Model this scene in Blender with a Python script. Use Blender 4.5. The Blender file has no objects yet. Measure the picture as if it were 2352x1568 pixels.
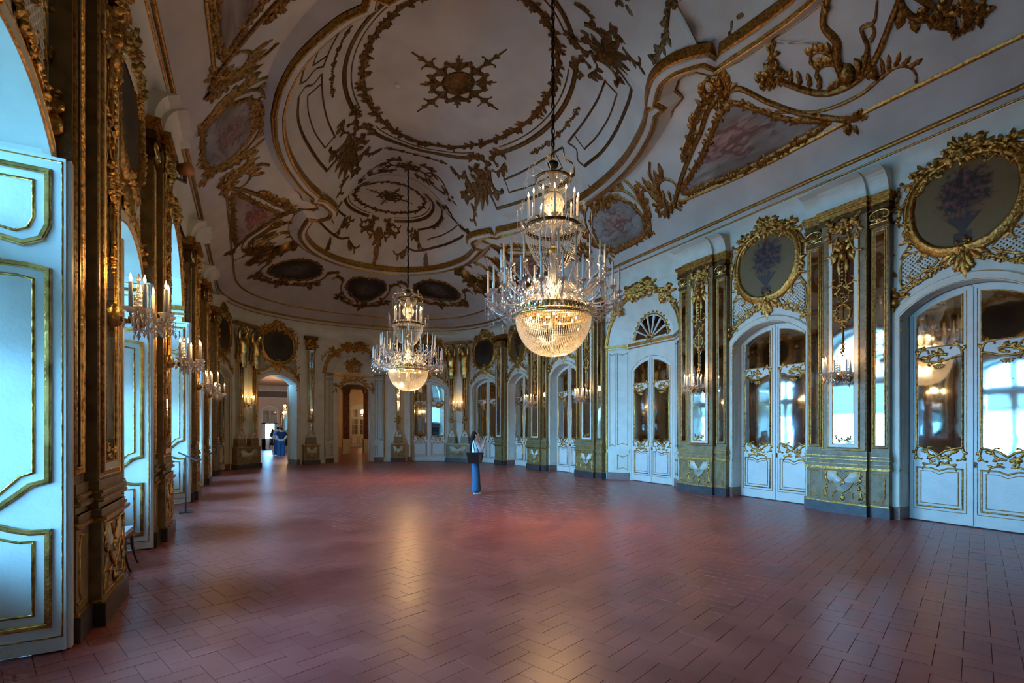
import bpy, math, random
import numpy as np
from math import sin, cos, pi, sqrt, atan2, radians

# ------------------------------------------------------------------ camera, world, light, exposure
SC = bpy.context.scene
COL = SC.collection
F_PIX, HOR = 1160.0, 985.0            # focal length and horizon row for a 2352 x 1568 frame
CAMX, CAMY, CAMZ, YAW = -4.68, -12.0, 1.68, 27.39
cam_d = bpy.data.cameras.new('camera')
cam_d.sensor_width = 36.0
cam_d.lens = F_PIX / 2352.0 * 36.0
cam_d.shift_y = (HOR - 784.0) / 2352.0
cam_d.clip_start = 0.05
cam_d.clip_end = 300
cam = bpy.data.objects.new('camera', cam_d)
cam.location = (CAMX, CAMY, CAMZ)
cam.rotation_euler = (radians(90), 0, radians(-YAW))
COL.objects.link(cam)
SC.camera = cam

SKY = 44.0
world = bpy.data.worlds.new('sky')
SC.world = world
world.use_nodes = True
_bg = world.node_tree.nodes['Background']
_bg.inputs['Color'].default_value = (0.175, 0.53, 1.0, 1)
_bg.inputs['Strength'].default_value = SKY
SC.view_settings.view_transform = 'Standard'
SC.view_settings.look = 'None'
SC.view_settings.exposure = 0.62
SC.view_settings.gamma = 1.0
SC.view_settings.use_curve_mapping = False
try:
    SC.cycles.use_denoising = True
    SC.cycles.max_bounces = 6
    SC.cycles.diffuse_bounces = 3
    SC.cycles.glossy_bounces = 3
    SC.cycles.transmission_bounces = 3
    SC.cycles.transparent_max_bounces = 8
    SC.cycles.use_adaptive_sampling = True
    SC.cycles.adaptive_threshold = 0.05
    SC.cycles.adaptive_min_samples = 28
    SC.cycles.sample_clamp_indirect = 6.0
    SC.cycles.caustics_reflective = False
    SC.cycles.caustics_refractive = False
except Exception:
    pass
WARM = (1.0, 0.58, 0.23)
def point_light(name, loc, watts, radius=0.05, color=WARM, parent=None):
    d = bpy.data.lights.new(name, 'POINT')
    d.energy = watts
    d.color = color
    d.shadow_soft_size = radius
    o = bpy.data.objects.new(name, d)
    o.location = loc
    o.parent = parent
    COL.objects.link(o)
    return o
def portal(loc, rotz, w, h):
    d = bpy.data.lights.new('window_portal', 'AREA')
    d.shape = 'RECTANGLE'
    d.size = w
    d.size_y = h
    d.cycles.is_portal = True
    o = bpy.data.objects.new('window_portal', d)
    o.location = loc
    o.rotation_euler = (radians(-90), 0, rotz)    # a portal faces the room along its local -Z
    COL.objects.link(o)
    return o

# ------------------------------------------------------------------ materials
MATS = {}
def _nodes(name):
    m = bpy.data.materials.new(name)
    m.use_nodes = True
    nt = m.node_tree
    return m, nt, nt.nodes, nt.links, nt.nodes['Principled BSDF']
def mat(name, c1, c2=None, scale=6.0, detail=4.0, rough=0.5, metal=0.0, bump=0.0, bscale=None, lo=0.35, hi=0.65, rough2=None, coat=0.0, rand=0.0, spec=0.5):
    m, nt, N, L, P = _nodes(name)
    P.inputs['Roughness'].default_value = rough
    P.inputs['Metallic'].default_value = metal
    P.inputs['Specular IOR Level'].default_value = spec
    if coat:
        P.inputs['Coat Weight'].default_value = coat
        P.inputs['Coat Roughness'].default_value = 0.2
    tc = N.new('ShaderNodeNewGeometry')
    if c2 is None and not rand:
        P.inputs['Base Color'].default_value = (*c1, 1)
    else:
        nz = N.new('ShaderNodeTexNoise')
        nz.inputs['Scale'].default_value = scale
        nz.inputs['Detail'].default_value = detail
        L.new(tc.outputs['Position'], nz.inputs['Vector'])
        rp = N.new('ShaderNodeValToRGB')
        rp.color_ramp.elements[0].position = lo
        rp.color_ramp.elements[1].position = hi
        rp.color_ramp.elements[0].color = (*c1, 1)
        rp.color_ramp.elements[1].color = (*(c2 or c1), 1)
        L.new(nz.outputs['Fac'], rp.inputs['Fac'])
        out = rp.outputs['Color']
        if rand:
            oi = N.new('ShaderNodeObjectInfo')
            hs = N.new('ShaderNodeHueSaturation')
            mr = N.new('ShaderNodeMapRange')
            mr.inputs['To Min'].default_value = 1 - rand
            mr.inputs['To Max'].default_value = 1 + rand
            L.new(oi.outputs['Random'], mr.inputs['Value'])
            L.new(mr.outputs['Result'], hs.inputs['Value'])
            L.new(out, hs.inputs['Color'])
            out = hs.outputs['Color']
        L.new(out, P.inputs['Base Color'])
        if rough2 is not None:
            mr2 = N.new('ShaderNodeMapRange')
            mr2.inputs['To Min'].default_value = rough
            mr2.inputs['To Max'].default_value = rough2
            L.new(nz.outputs['Fac'], mr2.inputs['Value'])
            L.new(mr2.outputs['Result'], P.inputs['Roughness'])
    if bump:
        nb = N.new('ShaderNodeTexNoise')
        nb.inputs['Scale'].default_value = bscale or scale * 4
        nb.inputs['Detail'].default_value = 3
        L.new(tc.outputs['Position'], nb.inputs['Vector'])
        b = N.new('ShaderNodeBump')
        b.inputs['Strength'].default_value = bump
        b.inputs['Distance'].default_value = 0.02
        L.new(nb.outputs['Fac'], b.inputs['Height'])
        L.new(b.outputs['Normal'], P.inputs['Normal'])
    MATS[name] = m
    return m
mat('wall_paint', (0.57, 0.60, 0.50), (0.65, 0.68, 0.58), 3, rough=0.42)
mat('ceiling_paint', (0.49, 0.475, 0.42), (0.57, 0.555, 0.50), 1.3, rough=0.7, bump=0.15, bscale=60)
mat('leaf_paint', (0.62, 0.66, 0.60), (0.68, 0.72, 0.66), 5, rough=0.32, bump=0.12, bscale=25)
mat('gold', (0.18, 0.085, 0.020), (0.66, 0.36, 0.085), 22, rough=0.24, rough2=0.46, metal=0.93, bump=0.5, bscale=34, lo=0.3, hi=0.68)
mat('gold_bright', (0.30, 0.18, 0.055), (0.80, 0.55, 0.19), 6, rough=0.25, metal=0.95, bump=0.25, bscale=40)
mat('gold_dark', (0.05, 0.026, 0.010), (0.19, 0.105, 0.034), 18, rough=0.3, rough2=0.55, metal=0.85, bump=0.5, bscale=30, lo=0.3, hi=0.7)  # on the inner vault this darker gold paints in the back-lit shade
mat('gold_mid', (0.09, 0.045, 0.012), (0.38, 0.205, 0.052), 20, rough=0.26, rough2=0.46, metal=0.9, bump=0.5, bscale=34, lo=0.3, hi=0.68)
mat('olive', (0.155, 0.105, 0.038), (0.265, 0.19, 0.082), 7, detail=6, rough=0.4, bump=0.2, bscale=40)
mat('plinth_dark', (0.030, 0.028, 0.032), (0.06, 0.055, 0.06), 9, rough=0.35)
mat('plinth_red', (0.15, 0.075, 0.06), (0.24, 0.13, 0.10), 14, rough=0.35)
mat('tile', (0.255, 0.060, 0.050), (0.370, 0.100, 0.078), 1.6, rough=0.26, rough2=0.44, bump=0.10, bscale=5, rand=0.07)
mat('joint', (0.13, 0.045, 0.038), rough=0.7)
mat('blocker_dark', (0.06, 0.05, 0.045), rough=0.7)
mat('lattice_back', (0.035, 0.03, 0.028), rough=0.6)
mat('iron', (0.02, 0.016, 0.013), rough=0.45, metal=0.6)
mat('stone_ground', (0.34, 0.32, 0.29), (0.42, 0.40, 0.36), 2, rough=0.9)
mat('wood_dark', (0.035, 0.018, 0.010), (0.07, 0.038, 0.02), 20, rough=0.35)
mat('candle_wax', (0.80, 0.74, 0.62), rough=0.5)

def mirror_mat():
    m, nt, N, L, P = _nodes('mirror_glass')
    g = N.new('ShaderNodeNewGeometry')
    n1 = N.new('ShaderNodeTexNoise'); n1.inputs['Scale'].default_value = 14; n1.inputs['Detail'].default_value = 6
    L.new(g.outputs['Position'], n1.inputs['Vector'])
    r = N.new('ShaderNodeValToRGB')
    r.color_ramp.elements[0].position = 0.22; r.color_ramp.elements[0].color = (0.03, 0.03, 0.03, 1)
    r.color_ramp.elements[1].position = 0.31; r.color_ramp.elements[1].color = (0.56, 0.60, 0.60, 1)
    L.new(n1.outputs['Fac'], r.inputs['Fac'])
    L.new(r.outputs['Color'], P.inputs['Base Color'])
    P.inputs['Metallic'].default_value = 1.0
    P.inputs['Roughness'].default_value = 0.035
    n2 = N.new('ShaderNodeTexNoise'); n2.inputs['Scale'].default_value = 3.0
    L.new(g.outputs['Position'], n2.inputs['Vector'])
    b = N.new('ShaderNodeBump'); b.inputs['Strength'].default_value = 0.03; b.inputs['Distance'].default_value = 0.02
    L.new(n2.outputs['Fac'], b.inputs['Height']); L.new(b.outputs['Normal'], P.inputs['Normal'])
    MATS['mirror'] = m
mirror_mat()
def pane_mat():
    m, nt, N, L, P = _nodes('window_glass')
    N.remove(P)
    t = N.new('ShaderNodeBsdfTransparent'); t.inputs['Color'].default_value = (0.93, 0.96, 0.96, 1)
    gl = N.new('ShaderNodeBsdfGlossy'); gl.inputs['Roughness'].default_value = 0.02
    fr = N.new('ShaderNodeFresnel'); fr.inputs['IOR'].default_value = 1.45
    mx = N.new('ShaderNodeMixShader')
    L.new(fr.outputs['Fac'], mx.inputs['Fac']); L.new(t.outputs['BSDF'], mx.inputs[1]); L.new(gl.outputs['BSDF'], mx.inputs[2])
    L.new(mx.outputs['Shader'], N['Material Output'].inputs['Surface'])
    MATS['pane'] = m
pane_mat()
def blind_mat():
    m, nt, N, L, P = _nodes('blind_cloth')
    N.remove(P)
    d = N.new('ShaderNodeBsdfDiffuse'); d.inputs['Color'].default_value = (.6, .6, .58, 1)
    t = N.new('ShaderNodeBsdfTranslucent'); t.inputs['Color'].default_value = (.52, .52, .50, 1)
    a = N.new('ShaderNodeAddShader'); L.new(d.outputs[0], a.inputs[0]); L.new(t.outputs[0], a.inputs[1])
    L.new(a.outputs[0], N['Material Output'].inputs['Surface']); MATS['blind'] = m
blind_mat()
def crystal_mat(name, tint, tr=0.5, clear=0.35):
    m, nt, N, L, P = _nodes(name)
    N.remove(P)
    t = N.new('ShaderNodeBsdfTranslucent'); t.inputs['Color'].default_value = (*tint, 1)
    gl = N.new('ShaderNodeBsdfGlossy'); gl.inputs['Roughness'].default_value = 0.12; gl.inputs['Color'].default_value = (0.95, 0.95, 0.95, 1)
    tp = N.new('ShaderNodeBsdfTransparent')
    m1 = N.new('ShaderNodeMixShader'); m1.inputs['Fac'].default_value = tr
    L.new(gl.outputs['BSDF'], m1.inputs[1]); L.new(t.outputs['BSDF'], m1.inputs[2])
    m2 = N.new('ShaderNodeMixShader'); m2.inputs['Fac'].default_value = clear
    L.new(m1.outputs['Shader'], m2.inputs[1]); L.new(tp.outputs['BSDF'], m2.inputs[2])
    L.new(m2.outputs['Shader'], N['Material Output'].inputs['Surface'])
    MATS[name] = m
crystal_mat('crystal', (0.85, 0.85, 0.82), 0.45, 0.12)
crystal_mat('crystal_bead', (1.0, 0.94, 0.78), 0.7, 0.04)
def emit_mat(name, col, s):
    m, nt, N, L, P = _nodes(name)
    P.inputs['Base Color'].default_value = (*col, 1)
    P.inputs['Emission Color'].default_value = (*col, 1)
    P.inputs['Emission Strength'].default_value = s
    MATS[name] = m
emit_mat('flame', (1.0, 0.62, 0.25), 22.0)
emit_mat('bulb', (1.0, 0.66, 0.28), 30.0)

# ------------------------------------------------------------------ object helpers
def tag(o, label=None, cat=None, group=None, kind=None):
    if label: o['label'] = label
    if cat: o['category'] = cat
    if group: o['group'] = group
    if kind: o['kind'] = kind
    return o
def empty(name, loc=(0, 0, 0), rotz=0.0, parent=None):
    o = bpy.data.objects.new(name, None)
    o.empty_display_size = 0.1
    o.location = loc
    o.rotation_euler = (0, 0, rotz)
    o.parent = parent
    COL.objects.link(o)
    return o
def link(name, me, parent=None, loc=None, rotz=None):
    o = bpy.data.objects.new(name, me)
    o.parent = parent
    if loc is not None: o.location = loc
    if rotz is not None: o.rotation_euler = (0, 0, rotz)
    COL.objects.link(o)
    return o
def copy_tree(o, parent=None):
    c = o.copy()
    COL.objects.link(c)
    c.parent = parent
    for ch in o.children:
        copy_tree(ch, c)
    return c
def mesh(name, V, Fc, m, smooth=False):
    me = bpy.data.meshes.new(name)
    me.from_pydata([tuple(map(float, v)) for v in V], [], Fc)
    me.materials.append(MATS[m] if isinstance(m, str) else m)
    if smooth:
        me.polygons.foreach_set('use_smooth', np.ones(len(me.polygons), dtype=bool))
    me.update()
    return me

class MB:
    """collects plain geometry in the local frame of a thing"""
    def __init__(s):
        s.V = []; s.F = []
    def add(s, V, Fc):
        b = len(s.V)
        s.V.extend(V)
        s.F.extend([tuple(i + b for i in f) for f in Fc])
        return s
    def box(s, x0, x1, y0, y1, z0, z1):
        V = [(x0, y0, z0), (x1, y0, z0), (x1, y1, z0), (x0, y1, z0), (x0, y0, z1), (x1, y0, z1), (x1, y1, z1), (x0, y1, z1)]
        return s.add(V, [(0, 3, 2, 1), (4, 5, 6, 7), (0, 1, 5, 4), (1, 2, 6, 5), (2, 3, 7, 6), (3, 0, 4, 7)])
    def prism(s, poly, y0, y1):
        """polygon in the x z plane, extruded from y0 (front) to y1"""
        n = len(poly)
        V = [(x, y0, z) for x, z in poly] + [(x, y1, z) for x, z in poly]
        Fc = [tuple(range(n)), tuple(range(2 * n - 1, n - 1, -1))]
        for i in range(n):
            j = (i + 1) % n
            Fc.append((i, i + n, j + n, j))
        return s.add(V, Fc)
    def tube(s, pts, r, n=6, cap=True):
        pts = [np.array(p, float) for p in pts]
        m = len(pts)
        rr = r if hasattr(r, '__len__') else [r] * m
        V = []; Fc = []
        for i, p in enumerate(pts):
            t = pts[min(i + 1, m - 1)] - pts[max(i - 1, 0)]
            t = t / (np.linalg.norm(t) + 1e-9)
            a = np.array((0, 0, 1.0)) if abs(t[2]) < 0.9 else np.array((1.0, 0, 0))
            u = np.cross(t, a); u /= np.linalg.norm(u) + 1e-9
            v = np.cross(t, u)
            for k in range(n):
                th = 2 * pi * k / n
                V.append(tuple(p + rr[i] * (cos(th) * u + sin(th) * v)))
        for i in range(m - 1):
            for k in range(n):
                k2 = (k + 1) % n
                Fc.append((i * n + k, i * n + k2, (i + 1) * n + k2, (i + 1) * n + k))
        if cap:
            Fc.append(tuple(range(n - 1, -1, -1)))
            Fc.append(tuple(range((m - 1) * n, m * n)))
        return s.add(V, Fc)
    def lathe(s, prof, n=16, c=(0, 0, 0)):
        V = []; Fc = []
        m = len(prof)
        for r, z in prof:
            for k in range(n):
                th = 2 * pi * k / n
                V.append((c[0] + r * cos(th), c[1] + r * sin(th), c[2] + z))
        for i in range(m - 1):
            for k in range(n):
                k2 = (k + 1) % n
                Fc.append((i * n + k, i * n + k2, (i + 1) * n + k2, (i + 1) * n + k))
        return s.add(V, Fc)
    def octa(s, c, rx, rz):
        x, y, z = c
        V = [(x + rx, y, z), (x, y + rx, z), (x - rx, y, z), (x, y - rx, z), (x, y, z + rz), (x, y, z - rz)]
        return s.add(V, [(0, 1, 4), (1, 2, 4), (2, 3, 4), (3, 0, 4), (1, 0, 5), (2, 1, 5), (3, 2, 5), (0, 3, 5)])
    def ball(s, c, r, n=8, m=5, sz=1.0):
        return s.lathe([(max(r * sin(pi * i / m), 0.0005), -r * cos(pi * i / m) * sz) for i in range(m + 1)], n, c)
    def obj(s, name, m, parent=None, smooth=False, loc=None, rotz=None):
        return link(name, mesh(name, s.V, s.F, m, smooth), parent, loc, rotz)

# ------------------------------------------------------------------ carved ornament: 2-D relief (x, y, height) laid onto any surface
ROUND = [(-1, 0), (-0.75, 0.62), (0, 1), (0.75, 0.62), (1, 0)]
STEP = [(-1, 0), (-1, 0.55), (-0.55, 0.6), (-0.45, 1), (0.3, 1), (0.45, 0.5), (1, 0.42), (1, 0)]
RNG = random.Random(7)
def curl_pts(p, ang, Ln, k0, k1, n=14, pw=1.6):
    x, y = p
    ds = Ln / n
    pts = [(x, y)]
    for i in range(n):
        k = k0 + (k1 - k0) * ((i + 0.5) / n) ** pw
        ang += k * ds
        x += ds * cos(ang); y += ds * sin(ang)
        pts.append((x, y))
    return pts
def arc_pts(c, rx, ry, a0, a1, n=24):
    return [(c[0] + rx * cos(a0 + (a1 - a0) * i / n), c[1] + ry * sin(a0 + (a1 - a0) * i / n)) for i in range(n + 1)]
def smooth_pts(ctrl, n=8, closed=False):
    """Catmull-Rom through control points"""
    P = [np.array(p, float) for p in ctrl]
    m = len(P)
    out = []
    rng = range(m) if closed else range(m - 1)
    for i in rng:
        p1, p2 = P[i], P[(i + 1) % m]
        p0 = P[(i - 1) % m] if (closed or i > 0) else 2 * p1 - p2
        p3 = P[(i + 2) % m] if (closed or i < m - 2) else 2 * p2 - p1
        for k in range(n):
            t = k / n
            out.append(tuple(0.5 * ((2 * p1) + (p2 - p0) * t + (2 * p0 - 5 * p1 + 4 * p2 - p3) * t * t + (3 * p1 - p0 - 3 * p2 + p3) * t ** 3)))
    if not closed:
        out.append(tuple(P[-1]))
    return out
class Orn:
    def __init__(s, seed=1):
        s.v = []; s.f = []; s.r = random.Random(seed)
    def ribbon(s, pts, w, h, closed=False, prof=ROUND, w1=None, h0=0.0):
        m = len(pts)
        P = np.array(pts, float)
        b = len(s.v); k = len(prof)
        for i in range(m):
            if closed:
                a, c = P[(i - 1) % m], P[(i + 1) % m]
            else:
                a, c = P[max(i - 1, 0)], P[min(i + 1, m - 1)]
            d1 = P[i] - a; d2 = c - P[i]
            l1, l2 = np.linalg.norm(d1), np.linalg.norm(d2)
            if l1 < 1e-9: d1, l1 = d2, l2
            if l2 < 1e-9: d2, l2 = d1, l1
            d1 = d1 / (l1 + 1e-12); d2 = d2 / (l2 + 1e-12)
            n1 = np.array((-d1[1], d1[0])); n2 = np.array((-d2[1], d2[0]))
            nn = n1 + n2
            q = np.linalg.norm(nn)
            nn = n1 if q < 0.2 else nn / q
            sc = 1.0 / max(0.5, float(np.dot(nn, n1)))
            t = i / max(1, m - 1)
            ww = w if w1 is None else w + (w1 - w) * t
            hh = h * (ww / w if w1 is not None else 1)
            for (o, e) in prof:
                s.v.append((P[i][0] + nn[0] * o * ww * sc, P[i][1] + nn[1] * o * ww * sc, h0 + e * hh))
        for i in range(m if closed else m - 1):
            j = (i + 1) % m
            for q in range(k - 1):
                s.f.append((b + i * k + q, b + i * k + q + 1, b + j * k + q + 1, b + j * k + q))
        return s
    def leaf(s, p, ang, l, w, h=0.03, bend=0.0):
        """curled acanthus leaf: rounded lobes, raised rib, drooping tip"""
        x, y = p
        b = len(s.v)
        bend = bend or s.r.uniform(-.35, .35)
        st = ((0, .35, .45), (.22, 1.0, .95), (.42, .72, 1.0), (.60, 1.0, .85), (.82, .62, .62), (1.0, .08, .3))
        px, py, t0 = x, y, 0.0
        for t, ww, hh in st:
            a = ang + bend * 1.7 * t
            px += (t - t0) * l * cos(a); py += (t - t0) * l * sin(a); t0 = t
            nx, ny = -sin(a) * w * 1.12 * ww, cos(a) * w * 1.12 * ww
            s.v += [(px + nx, py + ny, .18 * h * hh), (px, py, h * hh), (px - nx, py - ny, .18 * h * hh)]
        for i in range(len(st) - 1):
            k = b + 3 * i
            s.f += [(k, k + 1, k + 4, k + 3), (k + 1, k + 2, k + 5, k + 4)]
        return s
    def flower(s, p, r, h=0.04, n=6):
        b = len(s.v)
        a0 = s.r.random() * 6
        s.v.append((p[0], p[1], h))
        for i in range(n * 2):
            rr = r * (1.0 if i % 2 == 0 else 0.62)
            a = a0 + pi * i / n
            s.v.append((p[0] + rr * cos(a), p[1] + rr * sin(a), h * (0.75 if i % 2 == 0 else 0.3)))
        for i in range(n * 2):
            s.f.append((b, b + 1 + i, b + 1 + (i + 1) % (n * 2)))
        return s
    def dome(s, p, rx, ry, h, n=10):
        b = len(s.v)
        for q, (rr, hh) in enumerate(((1, 0), (0.8, 0.65), (0.45, 0.93))):
            for i in range(n):
                a = 2 * pi * i / n
                s.v.append((p[0] + rx * rr * cos(a), p[1] + ry * rr * sin(a), h * hh))
        s.v.append((p[0], p[1], h))
        for q in range(2):
            for i in range(n):
                j = (i + 1) % n
                s.f.append((b + q * n + i, b + q * n + j, b + (q + 1) * n + j, b + (q + 1) * n + i))
        for i in range(n):
            s.f.append((b + 2 * n + i, b + 2 * n + (i + 1) % n, b + 3 * n))
        return s
    def poly(s, pts, h=0.0, edge=True):
        b = len(s.v); n = len(pts)
        s.v += [(x, y, h) for x, y in pts]
        s.f.append(tuple(range(b, b + n)))
        if edge and h > 0:
            c = len(s.v)
            s.v += [(x, y, 0) for x, y in pts]
            for i in range(n):
                j = (i + 1) % n
                s.f.append((b + i, c + i, c + j, b + j))
        return s
    def curl(s, p, ang, Ln, k0, k1, w, w1=None, h=None, n=14, leaves=0, pw=1.6):
        pts = curl_pts(p, ang, Ln, k0, k1, n, pw)
        h = h or w * 1.1
        s.ribbon(pts, w, h, w1=w1 if w1 is not None else w * 0.55)
        if abs(k1) * Ln > 3:
            s.dome(pts[-1], w * 0.9, w * 0.9, h, 7)
        if leaves:
            sg = 1 if k1 < 0 else -1
            for i in range(leaves):
                j = int((i + 0.6) / leaves * (n * 0.75))
                a = atan2(pts[j + 1][1] - pts[j][1], pts[j + 1][0] - pts[j][0])
                s.leaf(pts[j], a + sg * (0.55 + 0.3 * s.r.random()), Ln * (0.26 + 0.12 * s.r.random()), w * 1.3, h * 1.1, sg * 0.2)
        return pts
    def garland(s, pts, w, h=0.035, dens=1.0, core=True, fl=0.3):
        P = np.array(pts, float)
        if core:
            s.ribbon(pts, w * 0.32, h * 0.6)
        seg = np.linalg.norm(P[1:] - P[:-1], axis=1)
        tot = seg.sum()
        step = w * 0.62 / dens
        d = 0.0; i = 0; acc = 0.0
        while d < tot and i < len(seg):
            while i < len(seg) and acc + seg[i] < d:
                acc += seg[i]; i += 1
            if i >= len(seg): break
            t = (d - acc) / (seg[i] + 1e-9)
            p = P[i] + (P[i + 1] - P[i]) * t
            a = atan2(P[i + 1][1] - P[i][1], P[i + 1][0] - P[i][0])
            if s.r.random() < fl:
                s.flower((p[0] + s.r.uniform(-.3, .3) * w, p[1] + s.r.uniform(-.3, .3) * w), w * s.r.uniform(.38, .62), h)
            else:
                sg = s.r.choice((-1, 1))
                s.leaf(tuple(p), a + sg * s.r.uniform(.4, 1.2), w * s.r.uniform(.9, 1.5), w * .3, h)
            d += step * s.r.uniform(.7, 1.3)
        return s
    def spray(s, p, ang, l, n=5, spread=1.1, w=None, h=0.04):
        for i in range(n):
            t = (i / (n - 1) - 0.5) * 2 if n > 1 else 0
            s.leaf(p, ang + t * spread, l * (1 - 0.38 * abs(t)), w or l * 0.16, h, t * 0.25)
        s.flower(p, l * 0.16, h * 1.2)
        return s
    def fan(s, c, r0, r1, a0, a1, n, h=0.05):
        for i in range(n):
            t = a0 + (a1 - a0) * (i + 0.5) / n
            da = (a1 - a0) / n * 0.42
            b = len(s.v)
            q = [(r0, -da * .5), (r1 * .9, -da), (r1, 0), (r1 * .9, da), (r0, da * .5)]
            s.v += [(c[0] + r * cos(t + d), c[1] + r * sin(t + d), h * 0.25) for r, d in q]
            s.v.append((c[0] + r1 * .72 * cos(t), c[1] + r1 * .72 * sin(t), h))
            for k in range(5):
                s.f.append((b + k, b + (k + 1) % 5, b + 5))
        return s
    def cluster(s, p, rx, ry, n, l, h=0.05):
        for i in range(n):
            a = s.r.random() * 2 * pi; q = sqrt(s.r.random())
            c = (p[0] + rx * q * cos(a), p[1] + ry * q * sin(a))
            if s.r.random() < 0.35:
                s.flower(c, l * s.r.uniform(.25, .4), h * s.r.uniform(.7, 1.2))
            else:
                s.leaf(c, a + s.r.uniform(-.8, .8), l * s.r.uniform(.6, 1.1), l * .2, h * s.r.uniform(.6, 1.2), s.r.uniform(-.4, .4))
        return s
    def sym(s, fn):
        """run fn, then mirror what it made about x = 0"""
        b = len(s.v); fb = len(s.f)
        fn()
        nv = s.v[b:]; nf = s.f[fb:]
        c = len(s.v)
        s.v += [(-x, y, h) for x, y, h in nv]
        s.f += [tuple(reversed([i - b + c for i in f])) for f in nf]
        return s
    def move(s, b, dx, dy, ang=0.0, sx=1.0, sy=1.0):
        ca, sa = cos(ang), sin(ang)
        for i in range(b, len(s.v)):
            x, y, h = s.v[i]
            x *= sx; y *= sy
            s.v[i] = (dx + x * ca - y * sa, dy + x * sa + y * ca, h)
        return s
    def obj(s, name, m, parent=None, y0=0.0, mapper=None, smooth=True):
        if mapper is None:
            V = [(x, y0 - h, z) for x, z, h in s.v]
        else:
            A = np.array(s.v)
            V = mapper(A[:, 0], A[:, 1], A[:, 2])
        return link(name, mesh(name, V, s.f, m, smooth), parent)
# ------------------------------------------------------------------ plan of the hall
HX = 6.0                                   # half width to the wall face
END = [(6.0, 8.95), (5.92, 10.05), (5.42, 11.75), (4.42, 12.95), (2.72, 13.85), (1.55, 14.15)]
class Bay:
    """flat stretch of wall: centre on the wall face, rotation so that local +y points out of the hall"""
    def __init__(s, cx, cy, ox, oy, w):
        s.c = (cx, cy); s.w = w
        s.rot = atan2(-ox, oy)
    def emp(s, name, dy=0.0):
        return empty(name, (s.c[0] - sin(s.rot) * dy, s.c[1] + cos(s.rot) * dy, 0), s.rot)
    def world(s, x, y, z):
        ca, sa = cos(s.rot), sin(s.rot)
        return (s.c[0] + x * ca - y * sa, s.c[1] + x * sa + y * ca, z)
def facet(p, q):
    """q is reached from p going anticlockwise seen from above: the hall lies to the left"""
    dx, dy = q[0] - p[0], q[1] - p[1]
    l = sqrt(dx * dx + dy * dy)
    return Bay((p[0] + q[0]) / 2, (p[1] + q[1]) / 2, dy / l, -dx / l, l)
ZW = 6.62                                   # wall top, behind the cornice
DHW, DZS, DZC = 0.93, 3.78, 4.16            # ordinary opening: half width, spring, crown
def arch_z(x, hw, zs, zc):
    h = zc - zs
    R = (hw * hw + h * h) / (2 * h)
    return zc - R + sqrt(max(R * R - x * x, 0))
def arch_path(hw, zs, zc, n=16, z0=0.0):
    P = [(-hw, z0)]
    for i in range(n + 1):
        x = -hw + 2 * hw * i / n
        P.append((x, arch_z(x, hw, zs, zc)))
    P.append((hw, z0))
    return P
def wall_piece(mb, bay, op=None, depth=0.3, x0=None, x1=None, zt=None, back=False):
    zt = zt or ZW
    a = -bay.w / 2 if x0 is None else x0
    b = bay.w / 2 if x1 is None else x1
    W = bay.world
    def quad(p, q, r, s): mb.add([W(*p), W(*q), W(*r), W(*s)], [(0, 1, 2, 3)])
    if op is None:
        quad((a, 0, 0), (b, 0, 0), (b, 0, zt), (a, 0, zt))
        return
    hw, zs, zc = op
    if back: quad((-hw - .1, depth + .02, -.02), (hw + .1, depth + .02, -.02), (hw + .1, depth + .02, zc + .1), (-hw - .1, depth + .02, zc + .1))  # unseen quad added behind closed doors against sky light leaks
    quad((a, 0, 0), (-hw, 0, 0), (-hw, 0, zt), (a, 0, zt))
    quad((hw, 0, 0), (b, 0, 0), (b, 0, zt), (hw, 0, zt))
    n = 16
    for i in range(n):
        u0 = -hw + 2 * hw * i / n; u1 = -hw + 2 * hw * (i + 1) / n
        h0 = arch_z(u0, hw, zs, zc); h1 = arch_z(u1, hw, zs, zc)
        quad((u0, 0, h0), (u1, 0, h1), (u1, 0, zt), (u0, 0, zt))
        quad((u0, 0, h0), (u0, depth, h0), (u1, depth, h1), (u1, 0, h1))
    quad((-hw, 0, 0), (-hw, 0, zs), (-hw, depth, zs), (-hw, depth, 0))
    quad((hw, 0, 0), (hw, depth, 0), (hw, depth, zs), (hw, 0, zs))

RB = lambda y, w: Bay(HX, y, 1, 0, w)       # bays of the right-hand long wall
LB = lambda y, w: Bay(-HX - .06, y, -1, 0, w)
WIN_Y = (-7.95, -4.3, 4.3, 7.95)
PIER_Y = (-6.12, -2.5, 2.5, 6.12)
NHW = 1.62                                  # niche half width
fe = END
FAR_R = [facet(fe[i], fe[i + 1]) for i in range(5)]         # pier, corner door, atlantes, door, pilaster
FAR_L = [facet((-fe[i + 1][0], fe[i + 1][1]), (-fe[i][0], fe[i][1])) for i in range(5)]
FAR_R = [facet(fe[i], fe[i + 1]) for i in range(5)]
for b in FAR_R + FAR_L:                      # every facet must look outwards
    if -sin(b.rot) * b.c[0] + cos(b.rot) * (b.c[1] - 5) < 0:
        b.rot += pi
FAR_C = Bay(0, 14.15, 0, 1, 3.1)
FNHW = 1.42

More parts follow.
